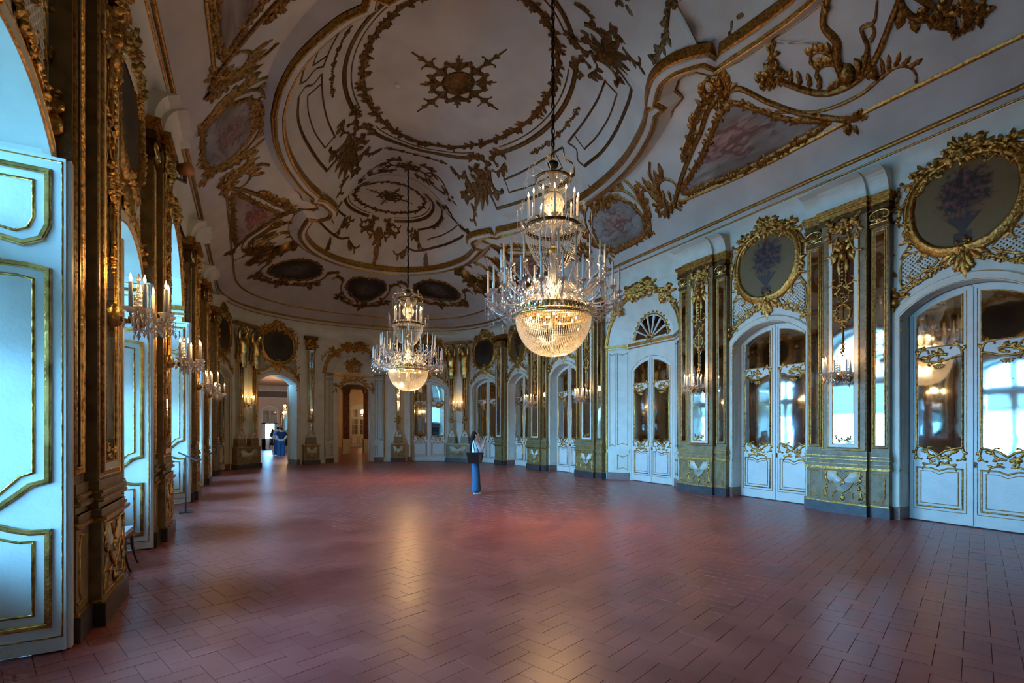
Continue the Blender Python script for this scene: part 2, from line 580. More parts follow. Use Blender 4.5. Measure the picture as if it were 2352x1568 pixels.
D_OP = (DHW, DZS, DZC)
WIN_D = 0.80
mb = MB()
for y in WIN_Y: wall_piece(mb, RB(y, 2.0), D_OP, 0.36, back=True)
for y in PIER_Y: wall_piece(mb, RB(y, 1.66))
wall_piece(mb, RB(0, 3.34), (NHW, 4.42, 4.42 + NHW * 0.9), 0.02)
wall_right = tag(mb.obj('wall_right', 'wall_paint'), 'long white wall of mirrored doors and gilded piers facing the windows', 'wall', kind='structure')
mb = MB()
for y in WIN_Y: wall_piece(mb, LB(y, 2.0), D_OP, WIN_D)
for y in PIER_Y: wall_piece(mb, LB(y, 1.66))
wall_piece(mb, LB(0, 3.34), (NHW, 4.42, 4.42 + NHW * 0.9), WIN_D)
for y in (-8.95, 8.95): mb.add([(-6.07, y, 0), (-5.99, y, 0), (-5.99, y, ZW), (-6.07, y, ZW)], [(0, 1, 2, 3)])
wall_left = tag(mb.obj('wall_left', 'wall_paint'), 'long window wall with deep arched openings between gilded piers', 'wall', kind='structure')
mb = MB()
for s_, fl in (('r', FAR_R), ('l', FAR_L)):
    wall_piece(mb, fl[0]); wall_piece(mb, fl[1], D_OP, 0.3, back=True); wall_piece(mb, fl[2])
    wall_piece(mb, fl[3], D_OP, 0.3 if s_ == 'r' else 0.62, back=(s_ == 'r')); wall_piece(mb, fl[4])
wall_piece(mb, FAR_C, (FNHW, 4.42, 4.42 + FNHW * 0.9), 0.02)
wall_far = tag(mb.obj('wall_far', 'wall_paint'), 'rounded white end wall with two open doorways', 'wall', kind='structure')
# the end of the hall behind the camera
mb = MB()
ring = [(x, -y) for x, y in END] + [(-x, -y) for x, y in reversed(END)]
for i in range(len(ring) - 1):
    p, q = ring[i], ring[i + 1]
    mb.add([(p[0], p[1], 0), (q[0], q[1], 0), (q[0], q[1], ZW), (p[0], p[1], ZW)], [(0, 1, 2, 3)])
for i in range(1, len(ring) - 2):
    p, q = ring[i], ring[i + 1]
    d = 0.97
    mb.add([(p[0] * d, p[1] * .99, .95), (q[0] * d, q[1] * .99, .95), (q[0], q[1], .85), (p[0], p[1], .85), (p[0] * d, p[1] * .99, 1.05), (q[0] * d, q[1] * .99, 1.05), (q[0], q[1], 1.1), (p[0], p[1], 1.1)],
           [(0, 1, 2, 3), (0, 4, 5, 1), (4, 7, 6, 5)])
wall_near = tag(mb.obj('wall_near', 'wall_paint'), 'rounded white end wall behind the viewer', 'wall', kind='structure')

# ------------------------------------------------------------------ floor of terracotta tiles laid in herringbone
TW, TL = 0.16, 0.32
floor_mb = MB()
fp = [(-x, y) for x, y in reversed(END)] + [(x, -y) for x, y in []]
outline = [(6.9, -8.95)] + [(6.9, 8.95)] + END[1:] + [(-x, y) for x, y in reversed(END[1:])] + [(-6.9, 8.95), (-6.9, -8.95)] + [(-x, -y) for x, y in END[1:]] + [(x, -y) for x, y in reversed(END[1:])]
floor_mb.add([(-7.6, -15.2, -0.006), (7.6, -15.2, -0.006), (7.6, 14.9, -0.006), (-7.6, 14.9, -0.006)], [(0, 1, 2, 3)])
floor = tag(floor_mb.obj('floor', 'joint'), 'dark red terracotta tile floor laid in herringbone', 'floor', kind='structure')
def in_poly(px, py, poly):
    c = np.zeros(len(px), bool)
    n = len(poly)
    for i in range(n):
        x0, y0 = poly[i]; x1, y1 = poly[(i + 1) % n]
        if y0 == y1: continue
        t = ((y0 > py) != (y1 > py)) & (px < (x1 - x0) * (py - y0) / (y1 - y0) + x0)
        c ^= t
    return c
def tile_centres():
    """herringbone: 2:1 tiles, turned by the room's laying angle"""
    out = []
    R = 140
    for i in range(-R, R):
        for j in range(-R // 2, R // 2):
            # horizontal tile and vertical tile of each herringbone step
            bx = (i + 2 * j * 1.0) * TW; by = (i - 2 * j * 1.0) * TW
            out.append((bx + TL / 2, by + TW / 2, 0.0))
            out.append((bx - TW / 2, by + TL / 2, pi / 2))
    return np.array(out)
T = tile_centres()
la = radians(20)
tx = T[:, 0] * cos(la) - T[:, 1] * sin(la); ty = T[:, 0] * sin(la) + T[:, 1] * cos(la); tr = T[:, 2] + la
ok = in_poly(tx, ty, outline)
tx, ty, tr = tx[ok], ty[ok], tr[ok]
yw = radians(YAW)
dx, dy = tx - CAMX, ty - CAMY
dep = dx * sin(yw) + dy * cos(yw); lat = dx * cos(yw) - dy * sin(yw)
px = 1176 + F_PIX * lat / np.maximum(dep, .1); py = HOR + F_PIX * CAMZ / np.maximum(dep, .1)
vis = (dep > 1) & (px > -40) & (px < 2392) & (py < 1600)
order = np.argsort(np.where(vis, dep ** 2 + lat ** 2, 1e6))
g_ = 0.0014
def tile_mesh():
    a, b = TL / 2 - g_, TW / 2 - g_
    c = 0.0010
    V = [(-a, -b, -.006), (a, -b, -.006), (a, b, -.006), (-a, b, -.006), (-a + c, -b + c, 0), (a - c, -b + c, 0), (a - c, b - c, 0), (-a + c, b - c, 0)]
    return V, [(4, 5, 6, 7), (0, 1, 5, 4), (1, 2, 6, 5), (2, 3, 7, 6), (3, 0, 4, 7)]
TV, TF = tile_mesh()
tme = mesh('tile', TV, TF, 'tile')
rt = random.Random(3)
for k in order[:300]:
    o = link('tile', tme, floor, (tx[k], ty[k], rt.uniform(-.0012, .0008)))
    o.rotation_euler = (rt.gauss(0, .0018), rt.gauss(0, .0018), tr[k])
rest = order[300:]
A = np.array(TV)
VV = np.zeros((len(rest), 8, 3))
nr = np.random.RandomState(5)
ca, sa = np.cos(tr[rest])[:, None], np.sin(tr[rest])[:, None]
tilt = nr.normal(0, .0018, (len(rest), 2))
VV[:, :, 0] = tx[rest][:, None] + A[None, :, 0] * ca - A[None, :, 1] * sa
VV[:, :, 1] = ty[rest][:, None] + A[None, :, 0] * sa + A[None, :, 1] * ca
VV[:, :, 2] = A[None, :, 2] + A[None, :, 0] * tilt[:, :1] + A[None, :, 1] * tilt[:, 1:] + nr.uniform(-.001, .0008, (len(rest), 1))
FF = []
for k in range(len(rest)):
    FF += [tuple(i + 8 * k for i in f) for f in TF]
tf = link('tile_field', mesh('tile_field', VV.reshape(-1, 3), FF, 'tile'), floor)
tf['kind'] = 'stuff'
# ------------------------------------------------------------------ cornice and vaulted ceiling
def wall_curve(n=40):
    """smooth line of the wall, anticlockwise, for cornice and vault"""
    P = []
    for i in range(19): P.append((HX, -9.0 + 18.0 * i / 18))
    def cap(sgn):
        Q = []
        for i in range(1, n):
            t = pi * i / n
            c, s_ = cos(t), sin(t)
            e = 2 / 2.35
            Q.append((HX * (abs(c) ** e) * (1 if c > 0 else -1), 9.0 + 5.2 * (abs(s_) ** e)))
        return [(x, y) for x, y in Q] if sgn > 0 else [(-x, -y) for x, y in Q]
    P += cap(1)
    for i in range(19): P.append((-HX, 9.0 - 18.0 * i / 18))
    P += cap(-1)
    return P
WC = np.array(wall_curve())
def offset_curve(C, d):
    """offset a closed anticlockwise curve inwards by d"""
    a = np.roll(C, 1, 0); b = np.roll(C, -1, 0)
    t = b - a
    t /= np.linalg.norm(t, axis=1)[:, None] + 1e-9
    n = np.stack((-t[:, 1], t[:, 0]), 1)
    return C + n * d
def sweep_closed(mb, C, prof):
    rings = [offset_curve(C, d) for d, z in prof]
    n = len(C); b = len(mb.V)
    for R_, (d, z) in zip(rings, prof):
        mb.V += [(x, y, z) for x, y in R_]
    for q in range(len(prof) - 1):
        for i in range(n):
            j = (i + 1) % n
            mb.F.append((b + q * n + i, b + q * n + j, b + (q + 1) * n + j, b + (q + 1) * n + i))
ZC0 = 6.94                                   # where the vault springs
mb = MB()
sweep_closed(mb, WC, [(0.0, 6.05), (0.02, 6.06), (0.03, 6.3), (0.06, 6.48), (0.12, 6.62), (0.20, 6.70), (0.21, 6.71), (0.21, 6.78)])
trim_1 = tag(mb.obj('trim_1', 'wall_paint', smooth=True), 'white coved cornice running around the top of the walls', 'cornice', kind='structure')
for prof in ([(0.20, 6.715), (0.235, 6.72), (0.24, 6.745), (0.21, 6.76)], [(0.235, 6.87), (0.25, 6.85), (0.29, 6.855), (0.30, 6.89), (0.27, 6.93)]):
    mb = MB(); sweep_closed(mb, WC, prof); mb.obj('gilt_moulding', 'gold', trim_1, smooth=True)
mb = MB(); sweep_closed(mb, WC, [(0.21, 6.75), (0.225, 6.78), (0.235, 6.86), (0.24, 6.88), (0.27, 6.90), (0.27, 6.98)])
mb.obj('upper_band', 'ceiling_paint', trim_1, smooth=True)

# outline of the raised middle of the ceiling, one quarter, then mirrored
q1 = smooth_pts([(4.15, 0), (4.07, 1.0), (3.82, 2.1), (3.35, 3.2), (2.98, 3.75)], 6)
q1 += [(2.98, 4.0), (2.72, 4.0)]
q1 += smooth_pts([(2.62, 4.15), (2.38, 4.55), (2.38, 4.95), (2.6, 5.3)], 4)
q1 += [(2.72, 5.42), (2.98, 5.42), (2.98, 5.62)]
q1 += smooth_pts([(3.05, 6.2), (3.08, 6.9), (2.9, 7.7), (2.45, 8.6), (1.7, 9.35), (0.85, 9.75), (0, 9.85)], 5)
q1 = [tuple(p) for p in q1]
RIM = q1 + [(-x, y) for x, y in reversed(q1[:-1])] + [(-x, -y) for x, y in q1[1:]] + [(x, -y) for x, y in reversed(q1[1:-1])]
RIM = np.array(RIM)
def poly_dist(X, Y, C):
    A = C; B = np.roll(C, -1, 0)
    D = B - A
    L2 = (D ** 2).sum(1) + 1e-12
    X = np.asarray(X, float); Y = np.asarray(Y, float)
    out = np.empty(X.shape)
    flat = out.ravel(); xs = X.ravel(); ys = Y.ravel()
    for k in range(0, len(xs), 4000):
        x = xs[k:k + 4000, None]; y = ys[k:k + 4000, None]
        t = np.clip(((x - A[:, 0]) * D[:, 0] + (y - A[:, 1]) * D[:, 1]) / L2, 0, 1)
        d2 = (A[:, 0] + t * D[:, 0] - x) ** 2 + (A[:, 1] + t * D[:, 1] - y) ** 2
        flat[k:k + 4000] = np.sqrt(d2.min(1))
    return out
ZR = 8.35                                    # under side of the rim
W_IN = offset_curve(WC, 0.26)
R_OUT = offset_curve(RIM, -0.30)
def z_inner(X, Y):
    d = poly_dist(X, Y, RIM)
    return ZR + 0.12 + 1.98 * (1 - (1 - np.minimum(d / 2.36, 1)) ** 2.1)
def z_outer(X, Y):
    dw = poly_dist(X, Y, W_IN); dr = poly_dist(X, Y, RIM)
    t = dw / (dw + dr + 1e-9)
    return ZC0 + 1.88 * t ** 0.86
def z_ceil(X, Y):
    X = np.asarray(X, float); Y = np.asarray(Y, float)
    ins = in_poly(X.ravel(), Y.ravel(), [tuple(p) for p in RIM]).reshape(X.shape)
    return np.where(ins, z_inner(X, Y), z_outer(X, Y))
def ceil_map(X, Y, h):
    Z = z_ceil(X, Y)
    return np.stack((X, Y, Z - h - 0.004), 1)
def resample(C, n):
    C = np.vstack((C, C[:1]))
    s_ = np.concatenate(([0], np.cumsum(np.linalg.norm(C[1:] - C[:-1], axis=1))))
    u = np.linspace(0, s_[-1], n, endpoint=False)
    return np.stack((np.interp(u, s_, C[:, 0]), np.interp(u, s_, C[:, 1])), 1)
# inner vault: rings from the rim to the long axis
NR = len(RIM)
TT = np.linspace(0, 1, 15)
AX = np.stack((np.zeros(NR), np.clip(RIM[:, 1], -7.0, 7.0) * 0.97), 1)
grid = np.array([RIM + (AX - RIM) * t for t in TT])
Z = z_inner(grid[:, :, 0], grid[:, :, 1])
Z[0] = ZR + 0.12
V = np.concatenate((grid, Z[:, :, None]), 2).reshape(-1, 3)
Fc = []
for q in range(len(TT) - 1):
    for i in range(NR):
        j = (i + 1) % NR
        Fc.append((q * NR + i, q * NR + j, (q + 1) * NR + j, (q + 1) * NR + i))
ceiling = tag(link('ceiling', mesh('ceiling', V, Fc, 'ceiling_paint', True)), 'pale vaulted ceiling with gilded rococo stucco', 'ceiling', kind='structure')
# outer cove from the cornice to the rim, matched by angle of approach
NW = 360
Wn = resample(W_IN, NW)
ang = lambda P: P
def nearest_on(P, C):
    A = C; B = np.roll(C, -1, 0); D = B - A; L2 = (D ** 2).sum(1) + 1e-12
    t = np.clip(((P[:, :1] - A[:, 0]) * D[:, 0] + (P[:, 1:] - A[:, 1]) * D[:, 1]) / L2, 0, 1)
    Q = np.stack((A[:, 0] + t * D[:, 0], A[:, 1] + t * D[:, 1]), 2)
    k = ((Q - P[:, None, :]) ** 2).sum(2).argmin(1)
    return Q[np.arange(len(P)), k]
Rn = resample(RIM, NW)
# both curves start at (x max, y = 0)-like points: rotate so that indices face each other
iw = int(np.argmin(np.abs(Wn[:, 1]) + 100 * (Wn[:, 0] < 0))); ir = int(np.argmin(np.abs(Rn[:, 1]) + 100 * (Rn[:, 0] < 0)))
Wn = np.roll(Wn, -iw, 0); Rn = np.roll(Rn, -ir, 0)
TT2 = np.linspace(0, 1, 17)
grid = np.array([Wn + (Rn - Wn) * t for t in TT2])
Z = z_outer(grid[:, :, 0], grid[:, :, 1])
V = np.concatenate((grid, Z[:, :, None]), 2).reshape(-1, 3)
Fc = []
for q in range(len(TT2) - 1):
    for i in range(NW):
        j = (i + 1) % NW
        Fc.append((q * NW + i, q * NW + j, (q + 1) * NW + j, (q + 1) * NW + i))
link('cove', mesh('cove', V, Fc, 'ceiling_paint', True), ceiling)
# the rim: pale outer face, gilded lip
mb = MB(); sweep_closed(mb, RIM, [(-0.44, 8.75), (-0.43, 8.54), (-0.15, ZR + .06)])
mb.obj('rim_band', 'ceiling_paint', ceiling)
mb = MB(); sweep_closed(mb, RIM, [(-0.13, ZR + .10), (-0.14, ZR + .05), (-0.11, ZR + .01), (-0.085, ZR + .03), (-0.065, ZR), (-0.04, ZR - .005), (-0.025, ZR + .05)])
mb.obj('gilt_rim', 'gold', ceiling)
mb = MB(); sweep_closed(mb, RIM, [(-0.02, ZR + .05), (0.08, ZR + .07), (0.09, ZR + .22)])
mb.obj('rim_lip', 'ceiling_paint', ceiling)
mb = MB(); sweep_closed(mb, RIM, [(0.09, ZR + .14), (0.1, ZR + .1), (0.14, ZR + .12), (0.15, ZR + .3)])
mb.obj('gilt_bead', 'gold', ceiling)
mb = MB(); sweep_closed(mb, RIM, [(-0.43, 8.58), (-0.455, 8.53), (-0.48, 8.54), (-0.47, 8.7)])
mb.obj('gilt_bead', 'gold', ceiling)
# ------------------------------------------------------------------ piers with mirrors (children of trim_<n>)
_trim = [1]
def new_trim(bay, label, dy=0.0):
    _trim[0] += 1
    return tag(bay.emp('trim_%d' % _trim[0], dy), label, 'pier', kind='structure')
def stepped(mb, x0, x1, yb, prof, x_step=True):
    """horizontal moulding: prof = [(projection, z)...], boxes between successive z"""
    for (p, z0), (_, z1) in zip(prof[:-1], prof[1:]):
        e = p if x_step else 0
        mb.box(x0 - e, x1 + e, yb - p, 0, z0, z1)
PIER_PROTO = {}
def build_pier(root, narrow=False, seed=1):
    cw, s0, s1 = (0.43, 0.46, 0.78) if not narrow else (0.30, 0.32, 0.46)
    # plinth
    m = MB(); m.box(-s1 - .03, s1 + .03, -.20, 0, 0, .20); m.box(-cw - .03, cw + .03, -.285, -.19, 0, .20)
    m.obj('plinth', 'plinth_dark', root)
    # dado
    m = MB(); m.box(-s1, s1, -.165, 0, .20, .90); m.box(-cw, cw, -.25, -.16, .20, .90)
    dado = m.obj('dado', 'olive', root)
    m = MB()
    for a, b, y in ((-cw, cw, -.25), (-s1, -cw, -.165), (cw, s1, -.165)):
        m.box(a - .015, b + .015, y - .015, 0, .20, .225)
        m.box(a - .02, b + .02, y - .025, 0, .885, .905)
        m.box(a - .035, b + .035, y - .045, 0, .905, .935)
    m.obj('gilt_moulding', 'gold', dado)
    m = MB()
    for a, b, y in ((-cw, cw, -.22), (-s1, -cw, -.15), (cw, s1, -.15)):
        for (p, z0, z1) in ((.035, .935, 1.0), (.01, 1.0, 1.06), (.05, 1.06, 1.10), (.03, 1.10, 1.13), (.045, 1.13, 1.16), (.015, 1.16, 1.24)):
            m.box(a - p * .6, b + p * .6, y - p, 0, z0, z1)
    m.obj('base_moulding', 'olive', root)
    m = MB()
    for a, b, y in ((-cw, cw, -.22), (-s1, -cw, -.15), (cw, s1, -.15)):
        for (p, z0, z1) in ((.056, 1.075, 1.09), (.05, 1.138, 1.152), (.04, .99, 1.0)):
            m.box(a - p * .6, b + p * .6, y - p, 0, z0, z1)
    m.obj('gilt_fillet', 'gold', root)
    if not narrow:
        o = Orn(seed)
        half = [(0, .66), (.04, .71), (.09, .76), (.13, .84), (.34, .85), (.31, .74), (.34, .66), (.27, .60), (.20, .62), (.13, .52), (.07, .47), (0, .41)]
        full = half + [(-x, z) for x, z in reversed(half[1:-1])]
        o.poly(full, .006)
        o.obj('dado_panel', 'wall_paint', dado, -.25)
        o = Orn(seed)
        o.ribbon(full, .012, .014, closed=True)
        def side():
            o.curl((.30, .83), -1.2, .22, -2, -14, .018, leaves=2)
            o.curl((.31, .58), -1.5, .20, 2, 18, .016, leaves=2)
            o.curl((.10, .44), -.3, .16, -3, -20, .013, leaves=1)
            o.leaf((.33, .45), -1.4, .16, .02, .02); o.leaf((.33, .40), -1.7, .12, .02, .02)
            o.curl((.13, .82), 2.6, .12, 4, 16, .012)
            o.leaf((0, .38), -1.3, .12, .025, .025)
            o.ribbon([(.41, .84), (.41, .30), (.36, .25), (.05, .25)], .006, .006)
            # small panels on the set-back sides
        o.sym(side)
        o.spray((0, .66), -pi / 2, .11, 5, .8, h=.03); o.spray((0, .36), -pi / 2, .10, 5, .8, h=.03)
        o.obj('dado_carving', 'gold', dado, -.255)
        o = Orn(seed)
        def side2():
            o.ribbon([(.52, .30), (.66, .30), (.71, .38), (.71, .74), (.66, .82), (.52, .82)], .011, .012)
            o.curl((.66, .82), .5, .12, -4, -22, .012); o.curl((.66, .30), -.5, .12, 4, 22, .012)
        o.sym(side2)
        o.obj('side_carving', 'gold', dado, -.165)
    # shafts
    m = MB(); m.box(-cw, cw, -.22, 0, 1.24, 5.84); m.obj('centre_shaft', 'olive', root)
    for sg in (-1, 1):
        m = MB(); a, b = sorted((sg * s0, sg * s1)); m.box(a, b, -.14, 0, 1.24, 5.55)
        sh = m.obj('side_shaft', 'olive', root)
        if narrow: continue
        c = (a + b) / 2
        m = MB(); m.box(c - .075, c + .075, -.146, -.13, 1.36, 5.42); m.obj('mirror', 'mirror', sh)
        o = Orn(2)
        for w in (.085, .125):
            o.ribbon([(c - w, 1.36 - (w - .085)), (c + w, 1.36 - (w - .085)), (c + w, 5.42 + (w - .085)), (c - w, 5.42 + (w - .085))], .013, .018, closed=True)
        o.obj('gilt_frame', 'gold', sh, -.14)
    k = cw / .43
    mw = .205 * k
    m = MB()
    m.box(-mw - .075, -mw, -.236, -.21, 1.32, 5.5); m.box(mw, mw + .075, -.236, -.21, 1.32, 5.5); m.box(-mw, mw, -.236, -.21, 1.32, 1.38)
    m.obj('white_border', 'wall_paint', root)
    m = MB(); m.box(-mw, mw, -.228, -.21, 1.38, 5.5); m.obj('mirror', 'mirror', root)
    o = Orn(seed + 3)
    o.ribbon([(-mw - .085, 5.5), (-mw - .085, 1.31), (mw + .085, 1.31), (mw + .085, 5.5)], .014, .026)
    o.ribbon([(-mw, 5.5), (-mw, 1.385), (mw, 1.385), (mw, 5.5)], .010, .024)
    o.ribbon([(-cw + .02, 5.5), (-cw + .02, 1.26), (cw - .02, 1.26), (cw - .02, 5.5)], .012, .014)
    o.obj('gilt_frame', 'gold', root, -.22)
    # carved drop over the mirror
    o = Orn(seed + 5)
    def drop():
        o.curl((0, 5.66), .15, .46 * k, 1.0, 14, .034 * k, leaves=3)
        o.curl((.10 * k, 5.52), -1.2, .5, -1.5, 9, .03 * k, leaves=3)
        o.curl((.30 * k, 5.70), -1.9, .42, 2.0, -14, .026 * k, leaves=2)
        o.leaf((.10 * k, 5.2), -.9, .24, .05, .06); o.leaf((.06, 5.05), -1.3, .3, .04, .05)
        o.ribbon([(.06 * k, 5.1), (.085 * k, 4.9), (.055 * k, 4.62), (.09 * k, 4.5)], .014, .03)
        o.curl((.07 * k, 4.52), .1, .26 * k, 3, 22, .018, leaves=1)
        o.curl((.05 * k, 4.48), -.6, .22 * k, -3, -24, .016, leaves=1)
        o.curl((.03, 1.45), .2, .16 * k, 2, 20, .012, leaves=2)
    o.sym(drop)
    o.dome((0, 5.30), .06 * k, .075 * k, .09, 10)             # cherub head
    for i in range(9): o.dome((.055 * k * cos(i / 8 * pi), 5.33 + .05 * sin(i / 8 * pi)), .025, .025, .07, 6)
    o.dome((0, 5.13), .075 * k, .11, .07, 10)
    o.cluster((0, 5.72), .30 * k, .10, 34, .15 * k, .10)
    for q in range(6): o.flower((0, 4.95 - q * .075), .028 + .005 * (q % 2), .05)
    o.cluster((0, 4.52), .16 * k, .06, 12, .09, .05)
    o.ribbon(arc_pts((0, 4.33), .045, .05, 0, 2 * pi, 10), .010, .03)
    o.ribbon([(0, 4.28), (0, 3.2)], .012, .03)
    wr = arc_pts((0, 3.98), .145 * k, .17, .5 * pi, 2.5 * pi, 26)
    o.garland(wr, .05, .045, 1.2)
    o.curl((0, 4.18), .3, .2 * k, 2, 22, .014); o.curl((0, 4.18), pi - .3, .2 * k, -2, -22, .014)
    o.cluster((0, 3.72), .05, .06, 8, .07, .05); o.cluster((0, 3.3), .04, .16, 10, .06, .05)
    o.cluster((0, 1.46), .12 * k, .03, 8, .06, .03)
    o.obj('carved_drop', 'gold', root, -.235)
    # capitals and entablature block
    cap = MB()
    for a, b, y in ((-s1, -s0, -.14), (s0, s1, -.14)):
        cap.box(a - .015, b + .015, y - .03, 0, 5.50, 5.55)
        cap.box(a + .02, b - .02, y - .02, 0, 5.55, 5.80)
        cap.box(a - .03, b + .03, y - .07, 0, 5.80, 5.86); cap.box(a - .015, b + .015, y - .05, 0, 5.86, 5.92)
    cap.box(-cw - .02, cw + .02, -.25, 0, 5.82, 5.92)
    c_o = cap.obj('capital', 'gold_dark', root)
    o = Orn(seed + 8)
    for sg in (-1, 1):
        c = sg * (s0 + s1) / 2; hw = (s1 - s0) / 2
        for q in (-1, 1):
            o.curl((c, 5.80), 0 if q > 0 else pi, hw * 2.6, -.6 * q, -26 * q, .022, .014, n=20, pw=1.1)
        o.spray((c, 5.58), pi / 2, .17, 5, .8, h=.05)
        o.ribbon([(c - hw, 5.57), (c + hw, 5.57)], .018, .02)
    o.obj('capital_carving', 'gold_bright', c_o, -.17)
    m = MB()
    for (p, z0, z1) in ((.05, 5.92, 5.95), (.03, 5.95, 6.0), (.07, 6.0, 6.03), (.09, 6.03, 6.10)):
        for a, b, y in ((-cw, cw, -.24), (-s1, -cw, -.16), (cw, s1, -.16)):
            m.box(a - p * .6, b + p * .6, y - p, 0, z0, z1)
    m.obj('entablature', 'gold', root)
    m = MB()
    for a, b, y in ((-cw, cw, -.22), (-s1, -cw, -.15), (cw, s1, -.15)):
        n = 8
        pr = [(0.02 + .30 * (1 - sqrt(max(0, 1 - (i / n) ** 2))), 6.10 + .42 * i / n) for i in range(n + 1)]
        for (p0, z0), (p1, z1) in zip(pr[:-1], pr[1:]):
            m.add([(a, y - p0, z0), (b, y - p0, z0), (b, y - p1, z1), (a, y - p1, z1), (a, 0, z0), (a, 0, z1), (b, 0, z0), (b, 0, z1)], [(0, 1, 2, 3), (0, 3, 5, 4), (1, 6, 7, 2)])
    m.obj('cornice_break', 'wall_paint', root)
def pier_copy(bay, proto, label):
    if proto not in PIER_PROTO:
        r = new_trim(bay, label)
        build_pier(r, narrow=(proto == 'narrow'), seed=4)
        PIER_PROTO[proto] = r
        return r
    src = PIER_PROTO[proto]
    r = new_trim(bay, label)
    for ch in src.children: copy_tree(ch, r)
    return r
R_PIER = {}; L_PIER = {}
for i, y in enumerate(PIER_Y):
    R_PIER[i] = pier_copy(RB(y, 1.66), 'wide', ['gilded mirror pier between the two large mirrored doors of the right wall', 'gilded mirror pier on the near side of the right wall niche', 'gilded mirror pier on the far side of the right wall niche', 'gilded mirror pier beyond the fourth door of the right wall'][i])
    L_PIER[i] = pier_copy(LB(y, 1.66), 'wide', ['dark gilded pier right beside the large white shutter', 'dark gilded pier between chair and information stand', 'dark gilded pier just beyond the information stand', 'dark gilded pier fourth along the window wall'][i])
pier_copy(FAR_R[0], 'narrow', 'slim gilded pilaster where the right wall begins to curve')
pier_copy(FAR_L[0], 'narrow', 'slim gilded pilaster where the window wall begins to curve')

# ------------------------------------------------------------------ casings around openings
def casing(bay, hw, zs, zc, root, depth, jamb_panels=True):
    o = Orn(3)
    P = arch_path(hw + .075, zs, zc + .075, 18, .24)
    o.ribbon(P, .075, .05, prof=[(-1, 0), (-1, .9), (-.75, 1), (.7, 1), (1, .7), (1, 0)])
    c = o.obj('casing', 'wall_paint', root, 0.0, smooth=False)
    o = Orn(3)
    o.ribbon(arch_path(hw + .012, zs, zc + .012, 18, .24), .012, .062)
    o.ribbon(arch_path(hw + .138, zs, zc + .138, 18, .24), .013, .055)
    o.obj('gilt_edge', 'gold', c, 0.0)
    m = MB()
    for sg in (-1, 1):
        a, b = sorted((sg * (hw - .012), sg * (hw + .16))); m.box(a, b, -.065, depth, 0, .235)
    m.obj('plinth_block', 'plinth_red', root)
    m = MB()
    for sg in (-1, 1):
        a, b = sorted((sg * hw, sg * (hw + .155))); m.box(a, b, -.062, 0, .90, .935)
    m.obj('dado_rail', 'wall_paint', c)

# ------------------------------------------------------------------ doors with mirrored leaves
_door = [0]
def leaf_shape(x0, x1, zs, zc, hw, z0=0.02, inset=0.0):
    n = 8
    a, b = x0 + inset, x1 - inset
    P = [(a, z0 + inset), (b, z0 + inset)]
    for i in range(n + 1):
        x = b + (a - b) * i / n
        P.append((x, arch_z(x, hw, zs, zc) - inset))
    return P
def mirror_leaf(door, sg, hw, zs, zc, seed, panes=True):
    """one leaf, front at y = 0, hinged at x = sg*hw"""
    x0, x1 = (0.008, hw) if sg > 0 else (-hw, -0.008)
    m = MB(); m.prism(leaf_shape(x0, x1, zs, zc, hw), -.025, .03)
    lf = m.obj('leaf', 'leaf_paint', door)
    c = (x0 + x1) / 2; w = (x1 - x0) / 2
    a, b = c - w + .12, c + w - .12
    # main glass and the small glass above it
    top = lambda x: arch_z(x, hw, zs, zc)
    main = [(a, 1.36), (c - .1, 1.30), (c, 1.22), (c + .1, 1.30), (b, 1.36), (b, 2.98)] + [(b + (a - b) * i / 6, 2.98 - .10 * sin(pi * i / 6) + .05 * sg * (i / 6 - .5)) for i in range(1, 6)] + [(a, 2.98)]
    m = MB(); m.prism(main, -.031, -.02); m.obj('mirror_pane', 'mirror', lf)
    up = [(a, 3.16), (b, 3.16)] + [(b + (a - b) * i / 6, top(b + (a - b) * i / 6) - .13) for i in range(7)]
    m = MB(); m.prism(up, -.031, -.02); m.obj('mirror_pane', 'mirror', lf)
    o = Orn(seed)
    o.ribbon(main, .020, .032, closed=True)
    o.ribbon(up, .012, .02, closed=True)
    low = [(a, .28), (b, .28), (b, .98), (c + .12, .98), (c, .93), (c - .12, .98), (a, .98)]
    low2 = [(a + .06, .34), (b - .06, .34), (b - .06, .92), (c + .12, .92), (c, .87), (c - .12, .92), (a + .06, .92)]
    o.ribbon(low, .014, .022, closed=True); o.ribbon(low2, .007, .012, closed=True)
    o.ribbon([(a - .055, .22), (b + .055, .22), (b + .055, 1.10)], .006, .010); o.ribbon([(a - .055, .22), (a - .055, 1.10)], .006, .010)
    o.ribbon([(b + .055, 1.30), (b + .055, top(b + .055) - .07)], .006, .010); o.ribbon([(a - .055, 1.30), (a - .055, top(a - .055) - .07)], .006, .010)
    o.obj('gilt_moulding', 'gold', lf, -.025)
    o = Orn(seed + 1)
    for q in (-1, 1):
        e = c + q * (b - a) / 2
        th = lambda t: t if q > 0 else pi - t
        o.curl((c + q * .02, 1.17), th(.1), .34, 2.2 * q, 20 * q, .024, leaves=2)
        o.curl((e, 1.34), th(-1.2), .26, -2 * q, -16 * q, .022, leaves=2)
        o.curl((c + q * .04, 1.05), th(.2), .26, -2 * q, -14 * q, .018, leaves=2)
        o.curl((e, 2.98), th(1.6), .30, 4 * q if q == sg else 2 * q, 20 * q, .024, leaves=2)
    o.curl((c - sg * .12, 3.0), 0.35 if sg > 0 else pi - .35, .42, -2 * sg, -12 * sg, .028, leaves=3)
    o.cluster((c, 1.13), .12, .07, 12, .09, .035); o.cluster((c + sg * .08, 2.95), .13, .06, 12, .09, .035)
    o.fan((c, 2.86), .02, .11, pi * 1.1, pi * 1.9, 6, .03)
    o.obj('carving', 'gold', lf, -.028)
    return lf
